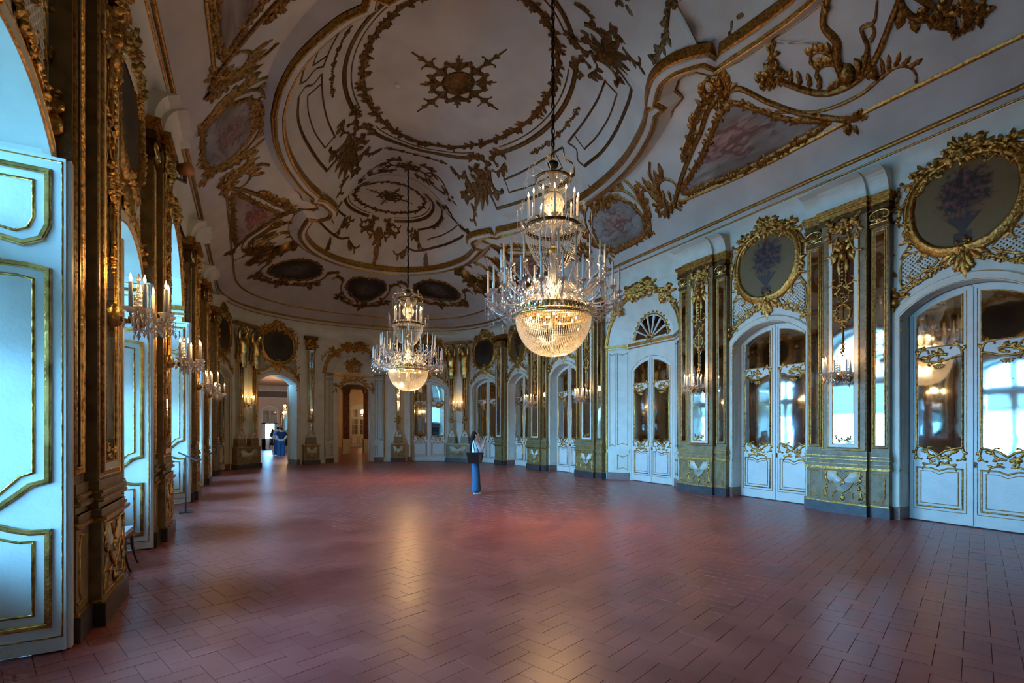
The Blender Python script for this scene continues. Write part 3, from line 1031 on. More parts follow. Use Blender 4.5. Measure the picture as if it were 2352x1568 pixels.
def door_pair(bay, dy, label, hw=DHW, zs=DZS, zc=DZC, over=True):
    _door[0] += 1
    d = tag(bay.emp('door_%d' % _door[0], dy), label, 'door', kind='structure')
    for sg in (-1, 1): mirror_leaf(d, sg, hw - .012, zs, zc - .012, 11 + sg)
    m = MB(); m.box(-.022, .022, -.045, -.02, .03, zc - .05)
    m.obj('astragal', 'leaf_paint', d)
    m = MB(); m.box(.035, .06, -.05, -.02, 1.02, 1.12); m.ball((.048, -.055, 1.06), .014)
    m.obj('lock', 'gold_dark', d)
    return d

# ------------------------------------------------------------------ over-door carving and paintings
def painting_mat(name, bg, flower, vase):
    m, nt, N, L, P = _nodes(name)
    P.inputs['Roughness'].default_value = 0.55
    tc = N.new('ShaderNodeTexCoord'); sp = N.new('ShaderNodeSeparateXYZ')
    L.new(tc.outputs['Generated'], sp.inputs[0])
    def M(op, a, b=None, c=None):
        n = N.new('ShaderNodeMath'); n.operation = op
        for i, v in enumerate((a, b, c)):
            if v is None: continue
            if isinstance(v, (int, float)): n.inputs[i].default_value = v
            else: L.new(v, n.inputs[i])
        return n.outputs[0]
    X, Zc = sp.outputs['X'], sp.outputs['Z']
    nz = N.new('ShaderNodeTexNoise'); nz.inputs['Scale'].default_value = 9; nz.inputs['Detail'].default_value = 8; nz.inputs['Roughness'].default_value = .65
    L.new(tc.outputs['Generated'], nz.inputs['Vector'])
    n2 = N.new('ShaderNodeTexNoise'); n2.inputs['Scale'].default_value = 16; n2.inputs['Detail'].default_value = 3
    L.new(tc.outputs['Generated'], n2.inputs['Vector'])
    dx = M('MULTIPLY', M('SUBTRACT', X, .5), 1.15); dz = M('SUBTRACT', Zc, .60)
    r = M('SQRT', M('ADD', M('MULTIPLY', dx, dx), M('MULTIPLY', dz, dz)))
    r = M('ADD', r, M('MULTIPLY', M('SUBTRACT', nz.outputs['Fac'], .5), .75))
    bqr = N.new('ShaderNodeMapRange'); bqr.inputs['From Min'].default_value = .31; bqr.inputs['From Max'].default_value = .21; L.new(r, bqr.inputs['Value']); bq = bqr.outputs['Result']
    wv = M('MAXIMUM', M('MULTIPLY', M('LESS_THAN', Zc, .17), .085), M('MULTIPLY', M('ADD', .03, M('MULTIPLY', M('MAXIMUM', M('SUBTRACT', Zc, .19), 0.0), .85)), M('LESS_THAN', Zc, .36)))
    vs = M('MULTIPLY', M('LESS_THAN', M('ABSOLUTE', M('SUBTRACT', X, .5)), wv), M('MULTIPLY', M('GREATER_THAN', Zc, .05), M('LESS_THAN', Zc, .40)))
    bgmix = N.new('ShaderNodeMixRGB'); bgmix.inputs[1].default_value = (*bg, 1); bgmix.inputs[2].default_value = (*[c * .7 for c in bg], 1); L.new(nz.outputs['Fac'], bgmix.inputs[0])
    m1 = N.new('ShaderNodeMixRGB'); L.new(vs, m1.inputs[0]); L.new(bgmix.outputs[0], m1.inputs[1]); m1.inputs[2].default_value = (*vase, 1)
    fl = N.new('ShaderNodeValToRGB'); fl.color_ramp.elements[0].color = (.008, .010, .008, 1); fl.color_ramp.elements[0].position = .45
    fl.color_ramp.elements[1].color = (*flower, 1); fl.color_ramp.elements[1].position = .7
    L.new(n2.outputs['Fac'], fl.inputs[0])
    m2 = N.new('ShaderNodeMixRGB'); L.new(bq, m2.inputs[0]); L.new(m1.outputs[0], m2.inputs[1]); L.new(fl.outputs[0], m2.inputs[2])
    L.new(m2.outputs[0], P.inputs['Base Color'])
    MATS[name] = m
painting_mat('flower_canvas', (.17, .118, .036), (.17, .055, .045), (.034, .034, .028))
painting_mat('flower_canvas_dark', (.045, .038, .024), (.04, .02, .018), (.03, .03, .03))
PAINT_HALF = [(0, 6.24), (.26, 6.22), (.50, 6.10), (.68, 5.88), (.74, 5.55), (.69, 5.22), (.55, 4.98), (.32, 4.80), (0, 4.74)]
def closed_half(h, n=5):
    P = h + [(-x, z) for x, z in reversed(h[1:-1])]
    return smooth_pts(P, n, True)
OVER = {}
def build_over(root):
    """carved panel above a door: lattice, garlands, side consoles"""
    o = Orn(5); o2 = Orn(5); o3 = Orn(5)
    quad = [(.36, 4.62), (.62, 4.86), (.90, 4.80), (.92, 4.30), (.70, 4.42)]
    for sg in (-1, 1):
        q = [(sg * x, z) for x, z in quad]
        o.poly(q if sg > 0 else q[::-1], .004, False)
        o3.ribbon(smooth_pts(q, 3, True), .018, .022, closed=True)
        n = 9
        for i in range(-n, n * 2):
            for d in (1, -1):
                pts = []
                x0 = .36
                for k in range(25):
                    x = .36 + .56 * k / 24
                    z = 4.30 + i * .075 + d * (x - .36) * 1.0
                    if in_poly(np.array([x]), np.array([z]), quad)[0]: pts.append((sg * x, z))
                if len(pts) > 2: o2.ribbon([pts[0], pts[-1]], .015, .014, prof=[(-1, 0), (-1, 1), (1, 1), (1, 0)])
    o.obj('lattice_ground', 'lattice_back', root, -.001)
    o2.obj('lattice', 'wall_paint', root, -.004)
    o3.obj('lattice_frame', 'gold', root, -.002)
    o = Orn(9)
    def half():
        for i in range(3): o.leaf((.03 + .05 * i, 4.70), -1.45 + .35 * i, .36 - .06 * i, .05, .09, .15)
        o.curl((.12, 4.72), .3, .42, 1.2, 14, .03, leaves=2)
        g = smooth_pts([(.14, 4.52), (.34, 4.50), (.52, 4.40), (.72, 4.28), (.92, 4.14)], 5)
        o.garland(g, .075, .05, 1.3)
        o.curl((.40, 4.48), .5, .36, -3, -16, .02, leaves=3); o.curl((.62, 4.36), -.1, .30, 4, 16, .02, leaves=2)
        # console bust at the springing of the arch
        o.dome((1.0, 4.16), .055, .07, .10, 9); o.dome((1.02, 4.02), .075, .10, .09, 9); o.cluster((1.0, 4.24), .07, .05, 10, .09, .07)
        o.curl((1.05, 3.95), -1.5, .55, -1.2, 3.5, .035, .02, leaves=3); o.curl((1.06, 3.45), -1.6, .30, 2, -16, .022, leaves=2)
        o.leaf((1.06, 3.28), -1.6, .22, .03, .03); o.curl((.98, 4.05), 2.4, .26, 3, 14, .02, leaves=2)
        o.curl((1.0, 4.5), 1.2, .5, -2, 12, .026, leaves=3); o.curl((.93, 4.8), 1.8, .34, 4, -10, .022, leaves=2)
    o.sym(half)
    o.dome((0, 4.72), .075, .09, .12, 10)
    o.cluster((0, 4.66), .13, .09, 18, .12, .10); o.leaf((0, 4.62), -pi / 2, .46, .06, .10)
    o.fan((0, 4.55), .02, .22, pi * 1.2, pi * 1.8, 5, .08)
    o.obj('over_door_carving', 'gold', root, -.01)
def build_painting(root, cv='flower_canvas'):
    out = closed_half(PAINT_HALF)
    m = MB(); m.prism(out, -.05, -.01); m.obj('canvas', cv, root)
    o = Orn(12)
    big = [(x * 1.07, 5.5 + (z - 5.5) * 1.06) for x, z in out]
    o.ribbon(big, .080, .10, closed=True, prof=[(-1, 0), (-1, .7), (-.6, 1), (-.1, .75), (.3, .7), (.6, .45), (1, .4), (1, 0)])
    fr = o.obj('frame', 'gold', root, -.015)
    for sg in (-1, 1):                                     # scrolls and leaves down each side
        o = Orn(14); b0 = len(o.v)
        o.curl((.10, 6.33), -.05, .55, -.6, -14, .045, .025, leaves=4)
        o.curl((.50, 6.24), -.4, .46, -1.5, 10, .04, .02, leaves=4)
        o.curl((.78, 5.95), -1.0, .40, -1.2, 12, .032, leaves=3)
        o.curl((.82, 5.4), -1.7, .40, .5, -12, .032, leaves=3)
        o.curl((.70, 5.05), -2.0, .40, -1, 10, .03, leaves=3)
        o.garland([(p[0] * .93, 5.5 + (p[1] - 5.5) * .93) for p in smooth_pts(PAINT_HALF[1:4], 5)], .05, .09, 1.2)
        o.cluster((.55, 6.22), .16, .10, 16, .16, .12); o.cluster((.80, 5.3), .06, .25, 14, .14, .09)
        o.ribbon(smooth_pts([(.12, 6.34), (.5, 6.24), (.76, 5.95), (.84, 5.5), (.76, 5.1), (.58, 4.92)], 5), .028, .05)
        o.v = [(sg * x, z, h) for x, z, h in o.v]
        o.obj('side_carving', 'gold', fr, -.03)
    o = Orn(16)
    o.cluster((0, 6.38), .30, .13, 50, .20, .14); o.fan((0, 6.30), .02, .20, .2 * pi, .8 * pi, 6, .10)
    o.obj('crest', 'gold', fr, -.03)
    o = Orn(17); o.cluster((0, 4.76), .16, .06, 14, .12, .10); o.obj('foot_carving', 'gold', fr, -.03)
    for sg in (-1, 1):
        o = Orn(15); o.garland([(sg * x, z) for x, z in smooth_pts([(.95, 6.15), (.99, 5.9), (.96, 5.65), (.98, 5.45)], 5)], .06, .04, 1.1)
        o.obj('side_garland', 'gold', fr, -.01)
P_PROTO = {}
def place_over(bay, wall, label, dark=False):
    key = 'o'
    if key not in OVER:
        e = bay.emp('over_door_panel'); e.parent = wall
        build_over(e); OVER[key] = e
    else:
        e = copy_tree(OVER[key]); e.parent = wall
        e.location = (*bay.c, 0); e.rotation_euler = (0, 0, bay.rot)
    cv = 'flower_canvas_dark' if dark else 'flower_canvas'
    if cv not in P_PROTO:
        p = bay.emp('painting'); build_painting(p, cv); P_PROTO[cv] = p
    else:
        p = copy_tree(P_PROTO[cv]); p.location = (*bay.c, 0); p.rotation_euler = (0, 0, bay.rot)
    tag(p, label, 'painting', 'flower paintings above the openings')
    return p
R_DOOR_LAB = ['mirrored white double door closest to the viewer', 'mirrored white double door between niche and near pier', 'mirrored white double door just beyond the niche', 'mirrored white double door in the deep dark recess at the far right']
R_PAINT_LAB = ['large gilt flower painting at the right edge, over the closest door', 'gilt framed painting of roses in an urn over the second door', 'gilt framed flower painting partly behind the big chandelier', 'narrow looking gilt flower painting where the right wall starts curving']
for i, y in enumerate(WIN_Y):
    b = RB(y, 2.0)
    d = door_pair(b, .30, R_DOOR_LAB[i])
    e = b.emp('door_surround'); e.parent = wall_right
    casing(b, DHW, DZS, DZC, e, .30)
    m = MB()
    for sg in (-1, 1):
        a, c = sorted((sg * (DHW - .006), sg * DHW))
        m.box(a, c, .05, .26, .32, .84); m.box(a, c, .05, .26, 1.02, 3.55)
    m.obj('jamb_panel', 'leaf_paint', e)
    place_over(b, wall_right, R_PAINT_LAB[i])
L_PAINT_LAB = ['dark gilt framed painting over the window at the left edge', 'dark oval painting seen edge-on above the chair', 'small edge-on painting above the third arched window', 'edge-on painting above the last window']
L_SUR = []
for i, y in enumerate(WIN_Y):
    b = LB(y, 2.0)
    e = b.emp('window_surround'); e.parent = wall_left
    casing(b, DHW, DZS, DZC, e, .05)
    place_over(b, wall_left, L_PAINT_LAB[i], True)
# ------------------------------------------------------------------ bodies: one skinned mesh from a skeleton
def skin_obj(name, J, edges, m, parent=None, root=0, sub=2):
    """J = list of (x, y, z, radius) or (x, y, z, rx, ry)"""
    me = bpy.data.meshes.new(name)
    me.from_pydata([j[:3] for j in J], edges, [])
    o = bpy.data.objects.new(name, me)
    COL.objects.link(o)
    o.modifiers.new('skin', 'SKIN')
    if not me.skin_vertices:
        me.skin_vertices.new() if hasattr(me.skin_vertices, 'new') else None
    o.update_tag()
    if me.skin_vertices:
        for i, j in enumerate(J):
            sv = me.skin_vertices[0].data[i]
            sv.radius = (j[3], j[4] if len(j) > 4 else j[3])
            sv.use_root = (i == root)
    sm = o.modifiers.new('sub', 'SUBSURF'); sm.levels = sub; sm.render_levels = sub
    dg = bpy.context.evaluated_depsgraph_get()
    ev = o.evaluated_get(dg)
    nm = bpy.data.meshes.new_from_object(ev)
    nm.name = name
    o.modifiers.clear()
    o.data = nm
    bpy.data.meshes.remove(me)
    nm.materials.clear(); nm.materials.append(MATS[m])
    nm.polygons.foreach_set('use_smooth', np.ones(len(nm.polygons), dtype=bool))
    o.parent = parent
    return o

# ------------------------------------------------------------------ arched niches: splayed sides, back wall, gilded arch
def path_n(hw, zs, zc, n=16):
    return arch_path(hw, zs, zc, n)
def build_niche(root, hw, bw, dep, op, trophy):
    zs = 4.42; zc = zs + hw * .9; bc = zs + bw * .93
    A = path_n(hw, zs, zc); B = path_n(bw, zs, bc)
    V = [(x, 0, z) for x, z in A] + [(x, dep, z) for x, z in B]
    n = len(A)
    m = MB(); m.add(V, [(i, i + 1, n + i + 1, n + i) for i in range(n - 1)])
    m.obj('splay', 'wall_paint', root)
    m = MB()
    ohw, ozs, ozc = op
    k = 16
    for i in range(k):                                   # back wall around the opening
        u0 = -ohw + 2 * ohw * i / k; u1 = -ohw + 2 * ohw * (i + 1) / k
        m.add([(u0, dep, arch_z(u0, ohw, ozs, ozc)), (u1, dep, arch_z(u1, ohw, ozs, ozc)), (u1, dep, zs), (u0, dep, zs)], [(0, 1, 2, 3)])
    for sg in (-1, 1):
        m.add([(sg * ohw, dep, 0), (sg * bw, dep, 0), (sg * bw, dep, zs), (sg * ohw, dep, zs)], [(0, 1, 2, 3)])
    m.add([(x, dep, z) for x, z in B[1:-1]], [tuple(range(len(B) - 2))])
    m.obj('niche_back', 'wall_paint', root)
    o = Orn(21)
    o.ribbon(arch_path(hw + .02, zs, zc + .02, 20, .24), .03, .05)
    o.ribbon(arch_path(hw + .10, zs, zc + .10, 20, 4.4), .06, .07)
    g = [p for p in arch_path(hw + .10, zs, zc + .10, 24, 4.4)]
    o.garland(g[3:-3], .10, .10, 1.2)
    def hx():
        o.curl((.1, zc + .16), 0, .62, -.8, -10, .05, .03, leaves=4)
        o.cluster((hw * .7, zc - .26), .24, .16, 34, .20, .13)
        o.curl((hw + .12, zs + .55), 1.3, .5, 2, 12, .03, leaves=3)
    o.sym(hx)
    o.cluster((0, min(zc + .10, 6.0)), .62, .15, 90, .22, .16)
    o.obj('arch_carving', 'gold', root, -.0)
    m = MB()
    for (p, z0, z1, mt) in ((.03, 4.30, 4.34, 0), (.07, 4.38, 4.46, 0)):
        m.add([(-hw, -p, z0), (-bw, dep - p, z0), (bw, dep - p, z0), (hw, -p, z0), (-hw, -p, z1), (-bw, dep - p, z1), (bw, dep - p, z1), (hw, -p, z1), (-hw, 0, z0), (-bw, dep, z0), (bw, dep, z0), (hw, 0, z0), (-hw, 0, z1), (-bw, dep, z1), (bw, dep, z1), (hw, 0, z1)],
              [(0, 1, 5, 4), (1, 2, 6, 5), (2, 3, 7, 6), (4, 5, 13, 12), (5, 6, 14, 13), (6, 7, 15, 14), (0, 8, 9, 1), (1, 9, 10, 2), (2, 10, 11, 3)])
    m.obj('niche_cornice', 'gold', root)
    # panels on the splayed sides, drawn in the plane of each side
    sl = sqrt((hw - bw) ** 2 + dep ** 2)
    for sg in (-1, 1):
        o = Orn(22)
        ca, sa = (hw - bw) / sl, dep / sl
        for (a, b, z0, z1) in ((.08, .26, 1.1, 4.2), (.34, sl - .06, 1.15, 4.2), (.34, sl - .06, .34, .82)):
            c = (a + b) / 2
            o.ribbon([(a, z0), (c, z0 + .06), (b, z0), (b, z1), (c, z1 - .07), (a, z1)], .011, .014, closed=True)
        def mp(X, Z, H, sg=sg):
            return np.stack((sg * (hw - X * ca + -H * sa), X * sa - H * ca, Z), 1)
        o.obj('side_panel_moulding', 'gold', root, mapper=mp)
        m = MB()
        V = [(sg * hw, -.02, 0), (sg * (hw - .02), -.02, 0), (sg * (bw - .02), dep - .02, 0), (sg * bw, dep, 0)]
        V2 = [(x, y, .235) for x, y, z in V]
        m.add(V + V2, [(0, 1, 5, 4), (1, 2, 6, 5), (4, 5, 6, 7)])
        m.obj('skirting', 'plinth_red', root)
        m = MB()
        m.add([(sg * hw, -.02, .90), (sg * (hw - .03), -.03, .90), (sg * (bw - .02), dep - .03, .90), (sg * bw, dep, .9), (sg * hw, -.02, 1.0), (sg * (hw - .03), -.03, 1.0), (sg * (bw - .02), dep - .03, 1.0), (sg * bw, dep, 1.0)], [(0, 1, 5, 4), (1, 2, 6, 5), (4, 5, 6, 7), (0, 3, 2, 1)])
        m.obj('dado_rail', 'wall_paint', root)
    o = Orn(23); c = (0, 4.52)
    if not trophy:
        R0 = min(bw * .86, bc - c[1] - .06) - .02
        q = Orn(2); q.poly([(c[0] + R0 * .93 * cos(pi * i / 14), c[1] + R0 * .93 * sin(pi * i / 14)) for i in range(15)], .004, False)
        q.obj('fan_mirror', 'mirror', root, dep - .004)
        for i in range(8):
            t = pi * (i + .0) / 7
            o.ribbon([(c[0] + .16 * cos(t), c[1] + .16 * sin(t)), (c[0] + R0 * .95 * cos(t), c[1] + R0 * .95 * sin(t))], .018, .03, w1=.034)
        o.obj('fan_rib', 'wall_paint', root, dep)
        o = Orn(24)
        o.ribbon(arc_pts(c, R0, R0, 0, pi, 26), .025, .04)
        for i in range(14):
            t = pi * (i + .5) / 14
            o.leaf((c[0] + R0 * cos(t), c[1] + R0 * sin(t)), t, .10, .05, .05)
        o.cluster(c, .17, .10, 22, .11, .08)
        o.ribbon(arc_pts(c, R0 * 1.28, R0 * 1.22, .12, pi - .12, 26), .012, .016)
    else:
        o.cluster((0, 4.86), .30, .26, 46, .20, .12)
        for a in (.5, 1.0, 1.5, 2.1, 2.6): o.ribbon([(0, 4.75), (.62 * cos(a), 4.75 + .5 * sin(a))], .02, .05)
        for p in ((.12, 5.05), (-.14, 4.98), (.02, 5.22)): o.dome(p, .09, .11, .12, 9)
        o.curl((0, 4.6), .1, .5, 2, 10, .04, leaves=3); o.curl((0, 4.6), pi - .1, .5, -2, -10, .04, leaves=3)
        o.cluster((0, 4.22), .16, .16, 18, .14, .08)
        for sg in (-1, 1):
            o.ribbon([(sg * .45, 4.4), (sg * .45, 4.08)], .05, .05)
            o.curl((0, ozc + .18), 0 if sg > 0 else pi, 1.0, -.9 * sg, -4 * sg, .04, .03, leaves=5)
            o.cluster((sg * (ohw + .1), ozs + .15), .1, .2, 16, .14, .08)
    o.obj('tympanum_carving', 'gold', root, dep)
OPR = (.90, 3.60, 3.98)
nb = RB(0, 3.34)
nr = nb.emp('niche'); nr.parent = wall_right
build_niche(nr, NHW, 1.0, .42, OPR, False)
m = MB(); m.box(-1.2, 1.2, .50, .54, -.02, 4.4); m.obj('niche_closing', 'blocker_dark', nr)  # unseen panel added behind the niche door to stop light leaking through
door_pair(Bay(HX + .42, 0, 1, 0, 2), .03, 'mirrored white double door inside the arched shell niche', *OPR)
OPF = (.80, 3.62, 3.98)
nf = FAR_C.emp('niche'); nf.parent = wall_far
build_niche(nf, FNHW, 1.0, .36, OPF, True)

# corner and end-wall openings
fr = FAR_R
door_pair(fr[1], .24, 'mirrored double door on the curved corner behind the woman'); door_pair(fr[3], .24, 'mirrored double door on the end wall beneath the far chandelier')
door_pair(FAR_L[1], .24, 'edge-on mirrored door in the curved corner by the windows')
for b, lab in ((fr[1], 'dark cartouche painting on the curved right corner'), (fr[3], 'dark flower painting mostly hidden by the far chandelier'), (FAR_L[1], 'edge-on painting in the left corner beside the atlantes'), (FAR_L[3], 'dark cartouche painting above the doorway with visitors')):
    e = b.emp('door_surround'); e.parent = wall_far
    casing(b, DHW, DZS, DZC, e, .24 if b is not FAR_L[3] else .6)
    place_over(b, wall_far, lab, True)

# open leaves of the two far doorways
def open_leaf(parent, hinge_x, y, sg, hw, zs, zc, ang):
    e = empty('leaf_pivot', (hinge_x, y, 0), ang, parent)
    return e
_door[0] += 1
d8 = tag(FAR_L[3].emp('door_%d' % _door[0], .55), 'open white double door framing the group of visitors', 'door', kind='structure')
def plain_leaf(parent, x, y, w, h, ang, glazed=False):
    m = MB(); m.box(0, w, -.025, .025, .02, h)
    lf = m.obj('leaf', 'leaf_paint', parent, loc=(x, y, 0), rotz=ang)
    for f in (-1, 1):
        o = Orn(5)
        o.ribbon([(.1, .2), (w - .1, .2), (w - .1, .9), (.1, .9)], .012, .014, closed=True); o.ribbon([(.1, 1.1), (w - .1, 1.1), (w - .1, h - .2), (.1, h - .2)], .012, .014, closed=True)
        V = [(x_, f * (.025 + hh), z) for x_, z, hh in o.v]
        link('gilt_moulding', mesh('gilt_moulding', V, o.f, 'gold', True), lf)
    if glazed:
        for (z0, z1) in ((1.2, h - 1.0), (h - .85, h - .25)):
            m = MB(); m.box(.16, w - .16, -.03, .03, z0, z1); m.obj('mirror_pane', 'mirror', lf)
    return lf
plain_leaf(d8, -DHW + .03, .08, .88, 3.72, radians(65))
plain_leaf(d8, DHW - .03, .08, .88, 3.72, radians(58))
_door[0] += 1
d7 = tag(FAR_C.emp('door_%d' % _door[0], .42), 'open white door in the arched end niche, one leaf swung back', 'door', kind='structure')
plain_leaf(d7, -.77, .05, .74, 3.75, radians(84))
plain_leaf(d7, .77, .03, .74, 3.75, radians(62), True)

# ------------------------------------------------------------------ herm pilasters and atlantes of the end wall
def herm(root, cx, ztop, seed=1, cap=False):
    prof = [(.20, 1.26), (.19, 1.34), (.13, 1.46), (.10, 1.62), (.095, 1.9), (.10, 2.4), (.155, ztop)]
    for nm, mt, dy, k in (('herm_shaft', 'wall_paint', -.20, 1.0),):
        m = MB(); P = [(cx + x * k, z) for x, z in prof] + [(cx - x * k, z) for x, z in reversed(prof)]
        m.prism(P, dy, 0); sh = m.obj(nm, mt, root)
    m = MB(); m.prism([(cx + (x - .045), z) for x, z in prof[3:]] + [(cx - (x - .045), z) for x, z in reversed(prof[3:])], -.206, -.19); m.obj('mirror', 'mirror', sh)
    o = Orn(seed)
    for sg in (-1, 1):
        o.ribbon([(cx + sg * (x - .005), z) for x, z in prof], .016, .022)
        o.ribbon([(cx + sg * (x - .045), z) for x, z in prof[3:]], .008, .012)
    for i in range(12): o.flower((cx, ztop - .15 - i * .15), .035, .03)
    o.garland([(cx, ztop - .1), (cx, ztop - 1.9)], .06, .03)
    o.cluster((cx, 2.15), .12, .16, 24, .12, .06); o.ribbon(arc_pts((cx, 2.12), .11, .11, 0, 2 * pi, 12), .014, .05)
    o.cluster((cx, 1.55), .05, .22, 16, .09, .04); o.ribbon([(cx - .2, 1.27), (cx + .2, 1.27)], .02, .03)
    o.obj('herm_carving', 'gold', sh, -.205)
    m = MB(); m.box(cx - .22, cx + .22, -.23, 0, 1.08, 1.26); m.box(cx - .24, cx + .24, -.25, 0, .93, 1.08); m.obj('herm_base', 'olive', root)
    if cap:
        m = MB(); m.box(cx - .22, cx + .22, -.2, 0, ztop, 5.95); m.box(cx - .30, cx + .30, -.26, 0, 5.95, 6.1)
        c = m.obj('capital', 'gold_dark', root)
        o = Orn(seed + 2); o.cluster((cx, 5.72), .25, .16, 50, .15, .10)
        for sg in (-1, 1): o.curl((cx, 5.9), 0 if sg > 0 else pi, .55, -.6 * sg, -20 * sg, .03, .02, n=18)
        o.obj('capital_carving', 'gold', c, -.2)
def herm_dado(root, hw, seed=2):
    m = MB(); m.box(-hw - .03, hw + .03, -.30, 0, 0, .2); m.obj('plinth', 'plinth_dark', root)
    m = MB(); m.box(-hw, hw, -.26, 0, .2, .9); d = m.obj('dado', 'olive', root)
    m = MB(); m.box(-hw - .03, hw + .03, -.30, 0, .89, .94); m.box(-hw - .01, hw + .01, -.275, 0, .2, .22); m.obj('gilt_moulding', 'gold', d)
    o = Orn(seed); k = min(hw / .45, 1.5)
    half = [(0, .66), (.10 * k, .74), (.15 * k, .82), (.30 * k, .83), (.33 * k, .72), (.28 * k, .6), (.30 * k, .52), (.15 * k, .5), (0, .36)]
    full = half + [(-x, z) for x, z in reversed(half[1:-1])]
    o.poly(full, .006); o.obj('dado_panel', 'wall_paint', d, -.26)
    o = Orn(seed); o.ribbon(full, .012, .016, closed=True); o.cluster((0, .45), .22 * k, .10, 20, .10, .03); o.cluster((0, .72), .05, .06, 8, .08, .03)
    o.obj('dado_carving', 'gold', d, -.265)
for b, lab in ((FAR_R[4], 'tapered white pilaster with gilded base behind the far chandelier'), (FAR_L[4], 'tapered white pilaster between the two open doorways')):
    r = new_trim(b, lab); herm(r, 0, 5.45, 3, True); herm_dado(r, .36)
for b, lab in ((FAR_R[2], 'twin tapered pilasters under the atlantes near the woman'), (FAR_L[2], 'twin tapered pilasters under the atlantes by the windows')):
    r = new_trim(b, lab); herm(r, -.38, 4.6, 5); herm(r, .38, 4.6, 6); herm_dado(r, .70)
    m = MB(); m.box(-.74, .74, -.34, 0, 6.04, 6.14); m.obj('entablature', 'gold', r)
def atlas(bay, cx, lab, flip):
    r = bay.emp('atlas_statue')
    f = flip
    J = [(cx, -.22, 4.62, .24, .19), (cx, -.24, 4.88, .20, .17), (cx + .02 * f, -.28, 5.12, .25, .20), (cx + .02 * f, -.29, 5.34, .26, .20), (cx + .03 * f, -.33, 5.52, .10), (cx + .06 * f, -.42, 5.66, .14, .155), (cx + .06 * f, -.41, 5.78, .10),
         (cx + .21, -.27, 5.44, .09), (cx + .27, -.34, 5.74, .065), (cx + .14, -.34, 5.96, .055), (cx + .10, -.36, 6.0, .05),
         (cx - .21, -.27, 5.44, .09), (cx - .27, -.34, 5.74, .065), (cx - .14, -.34, 5.96, .055), (cx - .10, -.36, 6.0, .05), (cx, -.2, 4.4, .17, .13)]
    E = [(15, 0), (0, 1), (1, 2), (2, 3), (3, 4), (4, 5), (5, 6), (3, 7), (7, 8), (8, 9), (9, 10), (3, 11), (11, 12), (12, 13), (13, 14)]
    b = skin_obj('body', J, E, 'gold_bright', r, 0)
    o = Orn(31); rr = random.Random(9)
    for i in range(7): o.ribbon(smooth_pts([(cx - .19 + .06 * i, 4.78), (cx - .17 + .055 * i, 4.6), (cx - .12 + .04 * i + .02 * (i % 2), 4.42), (cx - .08 + .028 * i, 4.25)], 3), .036, .07)
    o.obj('drapery', 'gold_bright', r, -.30)
    m = MB()
    for i in range(14):
        a = i * 2.4; m.ball((cx + .06 * f + .10 * cos(a), -.40 + .08 * sin(a), 5.72 + .10 * rr.random()), .045, 6, 4)
    m.obj('hair', 'gold_bright', r, True)
    return tag(r, lab, 'statue', 'atlantes of the end wall')
atlas(FAR_L[2], -.38, 'gilded atlas torso closest to the windows', 1)
atlas(FAR_L[2], .38, 'gilded atlas torso beside the dark painting over the doorway', 1)
atlas(FAR_R[2], -.38, 'gilded atlas torso just right of the far chandelier', -1)
atlas(FAR_R[2], .38, 'gilded atlas torso above the woman, beside the curved corner', -1)

# ------------------------------------------------------------------ windows of the left wall with folded shutters
_win = [0]
SHUT = {}
def shutter_mesh(w, h):
    """white leaf: x 0 (hinge) .. w (free edge), front towards -y"""
    key = (w, h)
    if key in SHUT: return SHUT[key]
    m = MB(); m.box(0, w, -.035, .035, .015, h); m.box(w - .004, w + .03, -.012, .05, .015, h)
    body = mesh('shutter_leaf', m.V, m.F, 'leaf_paint')
    a, b = .10, w - .10; c = (a + b) / 2; k = h / 3.74
    T = lambda z: z * k
    tops = [(a, T(3.62)), (b, T(3.62)), (b, T(3.22)), (b - .04, T(3.11)), (b - .14, T(3.06)), (c, T(3.10)), (a + .14, T(3.06)), (a + .04, T(3.11)), (a, T(3.22))]
    mid = [(a, T(2.86)), (a + .12, T(2.90)), (c - .06, T(2.90)), (c, T(2.95)), (c + .06, T(2.90)), (b - .12, T(2.90)), (b, T(2.88)), (b, T(1.30)), (b - .10, T(1.27)), (b - .2, T(1.18)), (c, T(1.08)), (a + .2, T(1.18)), (a + .1, T(1.27)), (a, T(1.30))]
    bot = [(a, T(.22)), (b, T(.22)), (b, T(.92)), (b - .1, T(.92)), (b - .2, T(.95)), (c, T(1.0)), (a + .2, T(.95)), (a + .1, T(.92)), (a, T(.92))]
    o = Orn(4); o2 = Orn(4)
    for P in (tops, mid, bot):
        o.ribbon(P, .021, .020, closed=True, prof=STEP)
        cx = sum(p[0] for p in P) / len(P); cz = (min(p[1] for p in P) + max(p[1] for p in P)) / 2
        hh = max(p[1] for p in P) - min(p[1] for p in P); ww = b - a
        Q = [(cx + (x - cx) * (ww - .17) / ww, cz + (z - cz) * (hh - .17) / hh) for x, z in P]
        o2.ribbon(Q, .010, .012, closed=True)
    o2.ribbon([(.03, .12), (w - .02, .12), (w - .02, h - .03), (.03, h - .03)], .006, .006, closed=True)
    g1 = mesh('gilt_moulding', [(x, -.034 - hh, z) for x, z, hh in o.v], o.f, 'gold_bright', False)
    g2 = mesh('gilt_bead', [(x, -.034 - hh, z) for x, z, hh in o2.v], o2.f, 'gold', True)
    SHUT[key] = (body, g1, g2)
    return SHUT[key]
